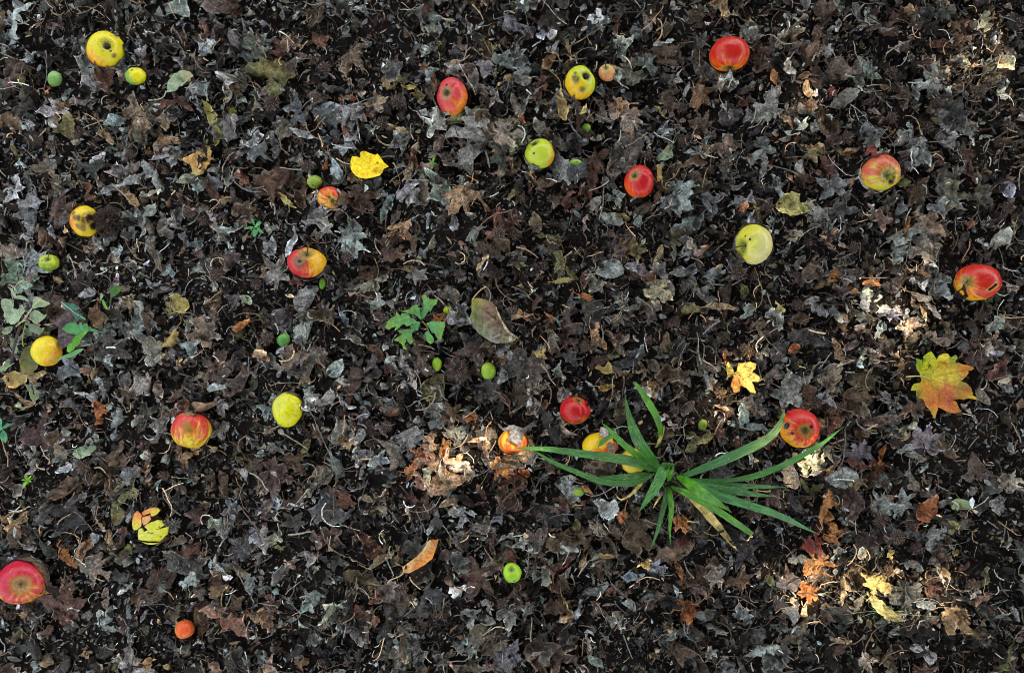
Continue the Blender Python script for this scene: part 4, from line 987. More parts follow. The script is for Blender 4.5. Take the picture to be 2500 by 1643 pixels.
# ------------------------------------------------------------------ leaves read off the photograph
# per crop:  X Y length direction shape colour [curl] ; direction in degrees from base to tip (0 right, 90 up)
LEAVES = {
'00': """190 80 125 250 s b;80 210 230 20 m p;490 370 115 240 o b;375 360 90 300 o o 3;1570 330 165 20 s b;830 260 180 30 m r;780 340 200 350 l n 3;1350 430 200 330 t r;1110 600 245 30 m h 2;1300 590 160 80 o h 2;1670 620 330 285 l y 3;1780 650 320 280 t g 2;1800 400 110 60 o h;800 700 175 350 b t 2;1290 765 250 10 o t 3;1590 930 310 35 o y 1.5;500 640 200 310 t v 2;860 590 180 20 o b 2;400 500 200 200 t g;190 480 170 90 m d;230 640 95 0 s b;120 930 115 200 s b;400 900 150 280 l b 2;60 830 160 300 l v 3;230 740 160 200 m k;1260 860 165 340 s g;960 860 120 70 o g;1190 1030 320 305 l g 3;1000 1060 260 25 l g 3;820 1130 155 20 o g;990 1190 230 300 l t 3;415 1290 270 60 m p 2;665 1160 145 280 o r 2;160 1330 285 200 s g;350 1470 155 290 l b;510 1370 170 40 s d;1560 1120 155 0 t b;1670 1140 150 290 o r 2;1790 1070 110 90 o g;2030 740 175 45 o b;1170 1300 155 60 o g;1270 1440 230 300 o h 2;980 1500 130 0 o d;1910 1330 170 20 m n;1110 1450 150 260 l g;60 1130 190 300 s b;180 1230 155 100 t b;1450 750 130 200 s d;700 960 150 40 t d;1450 1230 140 310 o p;60 610 150 250 m n;1400 1350 150 80 o d""",
'01': """150 230 300 270 t v 2;750 100 250 270 m h;1080 190 190 30 s g 2;710 390 130 200 b o 4;1180 260 95 350 b v 1;1230 320 130 0 l y 1;1310 400 145 280 o v 1;1590 180 165 0 s g;1390 230 145 280 t g;750 560 330 220 m g 1;570 540 200 200 t d;330 500 235 240 s b;980 430 185 60 m h;1410 560 220 340 l g 4;1430 620 190 20 s g;1780 720 390 230 m g 1;1910 620 240 60 m n;2010 700 240 0 m h;1180 740 220 270 s g;1150 670 160 330 l t 4;360 690 195 340 l b 1;200 640 220 80 o h 2;150 800 135 270 o g;730 690 155 310 l r 2;740 790 175 330 s b;1080 870 165 0 o k;1270 910 170 270 o r;560 940 105 250 b o 1;310 880 170 25 l h 1;650 990 155 300 o b;660 1060 170 0 t g;1460 780 175 70 l h 1;1560 900 185 20 s h;1530 1160 280 260 s g 1;1640 1220 230 230 m t 2;1050 1280 330 240 l b 1.5;1350 1160 205 270 o h 2;1230 1150 185 60 m g 2;170 1090 285 300 m r 1;350 1150 240 280 o n 2;240 1230 175 310 l y 2;500 1370 300 20 s g 1;800 1440 230 300 l g 1;570 1440 145 240 t g;870 1200 230 10 m n;1590 1420 130 270 o b;1110 1370 125 240 o n 3;1150 1460 190 90 s t 2;1750 1510 160 30 t g;2000 1390 210 300 m r;1820 400 165 290 s n;1830 180 150 270 t g;2000 100 200 20 m g;60 870 135 330 l b;2030 260 125 300 o t;100 1440 180 10 t h;900 1100 160 300 o k;640 720 150 20 t d;1700 980 150 300 o d;1950 900 160 60 m d;1300 250 90 60 o d""",
'02': """60 100 210 315 t b 2;330 110 240 30 l t 3;100 240 230 20 o g 1;430 470 300 272 l y 2;600 530 110 50 l y 1;550 490 125 200 m n;1250 70 240 340 m n 1;970 190 240 60 m h 1;1130 130 185 300 t g;1560 370 205 90 s t 1;1570 190 125 290 t n;260 330 185 340 m r 2;60 450 185 280 o h 2;130 480 165 250 l g 4;240 480 165 70 l g 4;740 350 95 80 t g;750 460 115 280 o h 1;900 470 135 250 t t;760 550 135 200 t g;960 560 245 30 m h 2;640 560 135 350 o n;1290 350 205 20 l h 4;1290 420 165 300 t n;1430 350 185 60 l g 3;1930 540 135 260 b g 1;1760 510 125 280 t g;1560 600 165 60 m n;110 580 85 300 o o;60 700 250 340 m h 1;260 650 190 310 o n;540 780 205 250 m d;400 760 165 100 o n;960 880 300 350 m h 1;1270 845 185 225 o e 1;1220 1000 135 100 b y 5;1490 930 260 10 l n 1;1270 660 115 20 m g 3;720 920 230 40 s r 1;410 960 285 110 t g 3;540 1000 215 60 o d 1;650 1090 175 330 m r;300 1090 160 20 t n;90 1110 155 250 o k;820 1090 145 300 m d;1270 1240 175 200 s g;1380 1190 290 20 m b 1;1620 1240 205 300 o g 1;870 1210 135 290 t g 2;500 1220 195 250 s r;700 1250 185 240 o h;840 1370 205 340 o g 2;920 1350 180 345 l v 2;1090 1290 180 40 o n 1;370 1220 125 280 t n;60 1370 180 300 m r;220 1400 185 280 o n 1;1460 1410 260 30 o g 1;1880 1290 95 20 t o 1;1820 1240 110 80 t b;1990 1290 75 300 o y;1850 1110 150 20 l g;1990 880 165 60 o g 1;1760 790 165 300 m n;1480 825 155 15 l b 2;820 1500 125 330 t p;1370 1520 175 20 t n;1900 430 95 80 m r;1920 330 130 20 o n;2040 310 75 80 o w;1760 1000 160 310 m d;1960 1020 150 60 s d;1950 1450 170 90 t g;620 1400 130 80 l h""",
'03': """110 250 155 100 l o 2;350 230 135 30 o t 1;390 330 155 290 o t 2;490 250 195 320 b k 1;590 350 85 300 m R 2;100 430 245 100 l g 1;50 520 255 60 s g;210 590 185 320 l t 1;340 620 125 60 s b;680 410 235 30 o h 1;530 620 275 280 b n 2.5;830 210 225 120 s g;1380 250 265 300 s g 1.5;1160 370 135 200 t n;1245 370 120 280 o b 2;1480 470 205 300 m n .6;1980 310 145 300 t g;1980 130 155 340 b w 1;1750 140 150 20 l t 2;470 840 245 15 l v 1;730 840 135 30 t t;910 700 185 30 m g 5;1010 672 65 320 o o 1;860 850 105 80 m R 3;1220 650 110 20 t b 1;1190 750 225 60 s g 1;1530 740 235 355 t b 2;1280 870 215 300 s g 1;600 1110 255 90 s b .7;140 1100 155 60 s b 1;330 960 125 270 o g 1;280 1275 300 180 o u 1.6;1120 1080 145 340 o v;1290 1170 265 290 s n .8;1030 1280 225 50 l n 1;1150 1290 125 80 b g 1;1550 1190 245 0 m h .8;1790 1190 180 320 t n;1980 1140 155 300 b b 1;1200 1405 125 60 l o 1;1370 1430 255 200 s h .8;40 950 185 270 l g 1;380 1050 125 330 o r 1;560 960 165 20 m r 1;1690 960 235 20 m r 1;1480 890 155 70 t p;1740 1080 205 280 l n 1;650 1290 205 60 s d;60 1420 125 280 t g;570 1430 125 60 o g;840 120 130 300 o g;1290 310 130 240 t b 2;960 1360 170 60 s n;1850 700 130 20 l g;230 180 130 300 o w 2;1440 1290 150 300 t g 1;1600 560 200 330 m d""",
'10': """210 230 245 40 s b .8;100 340 225 250 m g;220 340 135 20 o n 2;395 370 85 20 t t 2;520 360 165 330 m d;640 400 205 60 m k;900 140 95 80 m b 2;1150 70 125 60 l b 2;1190 180 175 300 o n 1;1300 200 175 70 l p 2;1550 160 135 350 l p 1;1550 80 105 40 s b;1610 230 165 300 o d;1290 290 105 90 t b 1;1190 400 145 15 l b 5;1240 450 265 20 l d 1;670 470 125 20 b b 1;540 650 205 200 m p .7;480 800 195 285 o p 1;750 670 175 305 b t .8;880 920 245 330 s d .7;870 400 175 60 l g 1;1030 560 145 280 m n 2;1060 720 285 300 s g 1;1370 545 235 5 o y 1.2;1310 640 115 300 o v 1;1340 830 175 240 o y 1;1600 790 235 340 m h 1;1900 730 155 200 b o 4;1930 520 115 340 b e 1;1510 900 185 280 t g 1;1210 950 205 0 m h;1160 700 125 280 o n;740 600 125 80 l r;1740 1060 235 90 m p 1;1850 1200 330 225 o n 1.5;2050 960 125 20 b t 2;1220 1250 155 280 b h 1;1270 1370 145 320 l g 3;750 1420 175 340 m o 1;490 1090 185 330 t b 1;630 1110 85 330 o t;700 1110 105 80 o t 2;850 1010 85 310 t b;1140 1420 175 30 s d;890 1470 175 70 o g;1470 1370 155 280 o r 2;1580 1320 155 300 t k;1370 1300 145 20 t p;1730 1380 165 280 s g;1270 1510 165 40 t g;990 1180 140 80 o d;1830 520 150 250 t d;70 1160 190 0 b y .8;230 1140 125 20 t t 2;240 1270 120 290 l e 1;110 1380 90 300 t e 1;470 580 90 130 l w 3;320 640 110 40 o p;60 1490 170 30 s d;1700 650 140 300 s p;1480 1470 140 340 o d;900 640 150 280 s d;1990 1200 130 60 o d""",
'11': """110 90 175 260 o b 1;160 310 205 200 s g .8;770 60 225 30 m b 1;380 500 245 220 b g 1;370 740 285 200 m g 1;690 670 175 290 l b 3;540 640 175 60 m n 1;900 420 275 250 m h 1;970 560 155 300 s b 1;1090 110 235 200 m n 3;1260 90 165 60 t n 1;1140 440 155 80 l g 4;1250 280 205 0 l n 4;1600 190 155 270 t k 1;1900 290 185 330 o k 1;1910 140 165 60 t n 2;1820 220 155 60 l t 3;1540 470 225 300 o n 1;1630 660 235 315 t g 1.2;1480 680 110 350 m o 2;640 1080 165 240 b b .8;490 1010 235 280 m n 1;300 1000 205 40 m h 1;60 960 145 300 o t 2;800 850 140 330 o h 3;400 1140 185 60 t n;1760 930 245 60 s p .7;1320 1000 305 20 m n 1;950 940 165 320 o r 1;1600 1060 165 20 m p 1;1430 1240 255 240 b v .7;1860 1250 225 350 m d 1;1430 1430 205 60 t g 1;1570 1450 205 340 s n 1;440 1300 175 10 m g 2;560 1320 175 40 o g 1;760 1260 225 300 m r 1;720 1350 165 330 l g 4;860 1460 125 30 b b 1;1730 1465 120 330 t o 2;1150 1290 175 80 m k;1090 1430 155 10 o r;930 1030 150 300 s d;930 1130 155 20 t d;1980 1140 125 60 o g 1;2030 960 115 90 o b 1;590 380 130 300 o d 1;330 370 125 330 m r 1;740 960 135 20 l d;1000 670 115 0 t p;60 670 140 280 s n;1990 90 140 300 t n;60 300 120 60 o n;1300 330 150 330 s g 1;2000 1320 130 300 o p;1990 1000 90 60 o r;280 90 200 240 l g 3;1400 80 170 60 l h 3;800 760 160 300 t d;1860 880 130 20 o n""",
'12': """80 140 145 200 b n 1;410 240 205 250 t v 2;510 320 135 310 o v;450 370 145 10 l y 2;620 350 155 250 o r .8;620 500 125 340 o o;980 120 205 200 t v 2;1210 170 185 70 l t 3;820 290 215 10 b g .8;1030 280 175 340 b g 1;1220 290 125 60 t g 1;1120 350 125 20 o r 1;1180 450 245 330 m w 3;1430 290 225 20 o g 1;1460 400 175 260 b g 1;1340 120 205 270 l h 2;1440 60 155 330 o g 1;680 600 245 300 b d .8;340 670 125 305 l o 1;410 710 85 280 t b 1;240 540 185 230 l r 1;510 580 155 20 m d;480 800 225 330 m p 1;710 810 225 310 t t 2;360 850 205 280 o h 1;270 950 95 60 t y 1;600 890 135 60 s r 2;785 1085 145 160 b y 1;800 1230 125 0 o y 3;1150 860 125 280 l r 2;1270 870 155 270 o n 1;1370 910 225 250 o d 1;1150 1050 185 310 l n 2;130 1080 330 250 m d .8;80 1290 165 60 m p 1;1310 1150 255 280 m n 1;1560 1050 185 300 o n 1;1660 1080 125 340 o h 1;1590 1150 165 290 l g 1;1740 980 135 280 l o 2;1720 830 155 40 o n 1;1900 450 135 280 o v 1;1480 600 175 20 o v;1700 580 235 0 l t 4;1920 620 165 30 b g 1;1130 600 175 280 t n 1;970 590 195 5 l g 4;900 680 185 345 m h 2;1120 1260 115 320 b w 1;680 1230 125 310 l g 2;1900 1500 305 340 t b 1;2010 1320 125 270 o d 1;940 850 135 60 l h 3;1060 940 150 60 l g 4;1530 430 140 300 l h 4;500 980 150 310 s d;250 1390 160 40 o n;1280 620 130 20 o k;1480 90 130 300 o h 3;1560 260 150 300 l d 3;900 400 140 20 o k;1650 130 150 330 m k;1500 780 150 270 s k;640 700 120 330 o d;1720 1390 130 330 l t 4;1440 1390 150 240 o n;900 1500 130 60 o k""",
'13': """1150 30 235 20 t g 1;1320 130 255 200 m h 1.5;1120 170 175 240 o g 1;390 320 205 290 m n 1;340 220 145 60 o h 1;590 345 125 10 m o 2;760 310 145 330 l p 1;1290 310 125 330 o t 1;1420 400 225 250 m g 2;670 460 155 70 s p 1;770 460 85 0 o o 1;910 390 115 0 o o 2;870 550 205 280 l g 1;440 530 145 200 o g;510 600 145 30 t g;640 620 155 60 m g;150 590 115 310 l y 3;140 670 175 20 m g 1;1080 640 125 290 m g 1;1180 640 95 60 o g 1;1300 500 125 320 o w 2;1410 600 185 320 l w 3;1260 560 125 290 l t 2;1320 620 125 300 l t 2;1520 740 155 300 o t 2;1450 840 225 340 o h 1;1200 740 145 300 m w 2;990 760 135 250 t b 2;340 680 175 20 b n 1;360 820 265 0 o d 1;510 850 155 330 t d 1;180 940 205 230 o d .8;290 920 125 35 o o .6;300 1020 155 280 b d 1;650 930 175 300 o t 1.5;760 890 135 30 o h 1;580 1150 235 100 b h 1.5;840 1180 265 340 o n .8;240 1260 275 320 s g .8;1290 1390 205 250 m n 3;1790 1010 185 70 m p .8;1950 1120 185 320 t r .8;1080 1320 205 320 l g 2;750 1360 225 330 m n 1;1020 1500 330 10 l h .8;860 1420 165 300 o n 1;600 1470 205 340 t r 1;440 1100 145 250 l h 3;1840 610 185 50 o h 1;1870 830 125 20 l t 2;1920 740 135 290 m g 1;2030 430 135 320 o w 1;1830 1300 145 300 o h;820 740 145 30 l h 1;120 1130 175 330 m h 1;540 1310 145 300 s g 1;60 180 140 280 o d;230 130 160 60 l b 1;700 200 150 0 t d;1700 420 60 0 o n;950 1000 150 40 o d;700 1030 160 20 l h 2;1950 900 140 30 o n;1990 700 140 280 t h;1060 430 150 340 o k;60 1250 130 60 o p""",
'20': """270 60 225 80 m p .8;430 80 165 60 m n 1;650 170 175 30 b e 1.5;450 180 145 280 b h 1;210 310 125 60 o g;480 320 125 20 o g;490 470 245 40 o n 1.5;910 160 135 80 o n 1;1450 240 115 280 t t 1;1390 180 125 40 t n 1;2040 200 75 20 b b;1960 280 225 300 l v 3;1000 400 105 60 o b;1230 440 125 70 l b 1;1380 590 165 20 s d;890 700 185 270 b v .6;520 750 275 200 m d 1;320 700 175 340 m d 1;100 770 195 190 s t 1;70 880 175 30 m n 1;210 820 155 60 m k 1;780 840 225 290 l t 3;650 960 175 250 o t 2.5;520 1030 175 300 o o 3;700 1120 235 320 m h 2;710 880 95 280 o b;350 970 165 320 o d 1;1020 690 135 60 t g 1;940 850 225 60 l p 1;1390 900 145 20 o h 1;1510 1080 285 40 m d 1;1500 1200 185 270 m g 1;1270 1220 265 30 m p 1;1770 850 165 60 l b 1;2000 850 105 0 m b 1;1100 1340 145 330 m p;970 1280 145 40 l g 1;460 1370 275 60 m p .6;140 1490 115 60 o t 1;660 1500 105 20 b h 1;990 1470 125 280 l b 1;1100 1510 105 60 l b 1;790 1380 135 280 o h 2;1700 1190 145 30 o r 1;1720 1270 155 10 m t 2;1960 1230 125 20 m b 1;2030 1500 125 20 b t 1;450 1530 145 20 m r;1330 1500 175 60 o n;1530 700 155 330 o p;1840 1010 150 60 s d;80 480 130 280 t h;1860 1400 150 300 o n;1100 950 140 30 o d;230 1500 140 60 s d;1600 830 140 20 l d;1570 1300 150 300 s d;1700 1420 150 60 o d;570 560 150 30 o d""",
'21': """740 100 155 270 m t 1.5;840 50 125 60 o g;1050 130 235 340 b h 1;1230 80 265 20 m g 1;860 220 165 30 o g 1;980 250 185 20 m g 1;170 160 185 330 l g 3;400 130 145 60 o v 1;160 370 275 340 m p .8;520 380 225 45 b h 1.5;60 450 145 60 t p;700 560 185 20 m r 1;560 650 265 85 t d .6;300 750 155 60 s d .8;1110 240 135 280 o h 1;1330 230 165 330 m o 2;1520 150 145 340 m o 2;1380 360 155 80 o w 2;1500 340 125 280 o w 2;1650 300 195 340 b w 2;1510 430 300 10 b t 1.5;1240 370 115 60 l o 1;1400 60 125 20 o t 1;1780 80 165 20 l t 1;1840 150 245 270 l t 1;1560 30 125 330 t h 1;1980 300 225 280 m o 1.5;1800 500 165 300 l r 1;2010 560 205 330 m n 1;1320 620 205 60 m n 1;1420 710 255 80 l g 2;1540 590 155 20 o t 1;1650 690 155 20 m g 2;1820 770 205 30 o h 1;1690 580 155 330 o k 1;1215 640 65 80 o w;920 920 275 320 o r 1.2;1020 870 95 300 l y 1;1330 1110 265 70 b k .8;1280 960 175 20 m d 1;1560 1010 185 10 o p 1;1640 1060 155 20 m d 1;1770 1180 295 250 s p .8;1900 1140 185 20 l p 1;1010 1030 205 30 l h 3;850 1210 235 240 m n 1;200 1160 285 230 l n 3;270 1090 105 330 o h 1;590 860 185 280 m p 1;430 1380 255 60 o g 1;760 1370 175 270 o k;840 1470 185 320 b r .6;1060 1310 235 310 t h 2;1190 1380 255 250 t n 2;1330 1450 205 20 m d 1;1450 1340 175 20 m d 1;1520 1460 145 80 o k;1720 1490 145 20 t g 2;80 1510 175 350 m t 3;280 1530 95 20 o g 1;2020 1500 155 60 m g 1;2000 860 145 30 l g 1;2000 1040 165 300 m n 1;960 1330 145 60 o r 1;130 1410 155 30 s p;95 1340 60 30 o R 1;485 1120 90 60 l b 2;110 610 130 80 o n 1;640 930 140 10 l p 2;1290 280 150 40 o q 2;1440 250 150 120 m q 2;1600 230 140 10 o q 1;1330 400 150 300 b q 2;1600 400 170 20 b w 2;1450 470 150 350 t q 1;1250 300 110 60 t o 1;1540 190 120 70 o q 3;1700 350 120 280 o w 2;1390 140 120 20 t q 2;1900 900 150 300 m p;1180 860 130 40 t k;480 880 140 280 o p;1950 700 130 60 t b;1660 900 130 300 o k;150 870 110 0 o h""",  # pinkish and cream cluster helps paint the central sun patch
'22': """480 460 245 200 t g 1.5;740 320 255 0 b h 2;190 240 95 280 t b 1;640 480 125 315 l o 1.5;790 630 185 255 t g 1.5;900 680 145 60 b o 1;1030 800 305 20 m n .7;1380 740 145 285 m o 3;1540 60 215 350 o v 1.2;1460 150 125 20 o v 1;1300 180 145 280 l g 3;1700 40 125 60 b r 2;1530 780 235 60 m d 1;800 900 245 310 l n 1;370 720 185 290 m d 1;550 760 105 270 b v .6;570 850 185 20 m n;140 920 145 60 s g 1;460 955 215 5 l b 1.5;290 780 185 280 l n 3;1330 980 315 25 o h .8;780 1010 125 350 o y 1.5;440 1090 145 40 l R 4;600 1090 115 270 o t 2;740 1100 205 330 m p 1;1370 1140 215 290 l o 4;1100 1080 105 280 t y 1.5;1190 1110 165 20 m b 1;1520 1180 205 300 t n 1.2;1660 1170 185 280 m h 1.5;1900 950 285 20 s d .8;290 1170 175 60 t g 2;850 1290 155 280 t r 1;720 1290 185 20 o g 1;460 1260 145 300 o n 1;90 1310 185 280 m n 1;1365 1310 175 300 l b 1;1440 1430 165 20 m o 2;485 1450 205 290 l t 3;850 1500 135 20 o h 1;160 1450 145 20 s g;370 1440 155 60 m p;1120 1400 165 20 o p 1;1600 1500 145 20 o d;1690 1400 145 60 b d;980 1410 115 330 b g;40 600 165 280 m r 1;1950 230 105 60 b g 1;1700 290 205 20 m d 1;30 1030 125 280 o r;440 580 185 340 o r 1;1900 1500 145 60 m g 1;650 870 145 50 l p;1800 1080 150 280 l g 1;220 880 160 60 s d;480 1150 130 60 l b 1;860 820 130 300 o n;30 260 180 280 m n;60 420 220 270 m r;300 290 160 60 t n;130 330 130 320 o o 1;990 1190 150 20 t b;1500 1300 150 300 o p;1900 1200 140 30 s n;720 1440 140 330 t p;1190 700 180 300 o d""",
'23': """240 360 245 300 b w 1;420 260 195 70 m w 1;1370 90 245 80 m g .7;1240 180 185 5 o b 1;830 200 205 130 m g .8;990 230 215 70 l o 2;1540 160 165 20 m n 1;960 350 235 345 m r 1;800 290 135 340 o r 1;680 400 275 5 o b .6;820 440 155 20 o t 1;430 480 165 20 t v 2;710 560 335 335 o p .8;100 510 235 330 m n 1;310 610 175 300 o d .7;530 650 265 315 m o 1.5;580 840 185 0 m o 3;440 920 165 80 m R 3;470 1080 225 340 m o 3;1000 600 205 60 m g 1;1170 590 175 330 s g .8;760 680 155 60 o p 1;1370 650 235 50 b o 2;1630 610 165 20 b e 1;1770 340 225 100 t p .8;1560 760 105 320 o v 1;1420 870 215 10 t g 1;820 990 135 280 o w 1;1080 1020 85 300 t y 1;600 1000 125 60 l g 1;300 1050 145 10 o h 1;930 1230 200 90 m y .5;1200 1330 265 60 m d 1;1410 1290 155 0 m r 1;1810 1190 205 60 l v 2;280 1390 115 300 o t 1;400 1310 155 330 m o 2;230 1160 145 280 l p 1;90 1220 125 290 o v 1;1010 1450 290 320 l u 1.5;1350 1410 155 20 t b 1.5;1560 1500 225 350 m t 1.5;1940 620 145 30 m g 1;2030 440 165 20 m h 1;1500 1160 115 320 o t 2;1280 1110 155 340 o g 1;690 1290 205 85 l t 3;1190 60 125 60 l t 3;860 900 155 40 m k;1470 1030 155 40 m p;1720 1325 115 35 l g 1;1590 990 85 320 t y 1;2050 150 105 290 o g;560 200 110 320 t h 1;60 300 120 80 b g 1;80 1340 120 60 o d;1240 420 150 0 m h 2;450 350 130 20 l w 2;500 230 110 250 l w 1;190 130 90 60 o d;1730 500 90 60 o h;1850 400 90 280 l b 1;1290 230 150 340 l h 3;840 1400 120 60 o h;1150 1160 80 20 o w 2;1480 1210 100 300 l w 1""",
}
KEEP = set('YyoRewqu')     # small but striking colours stay individuals

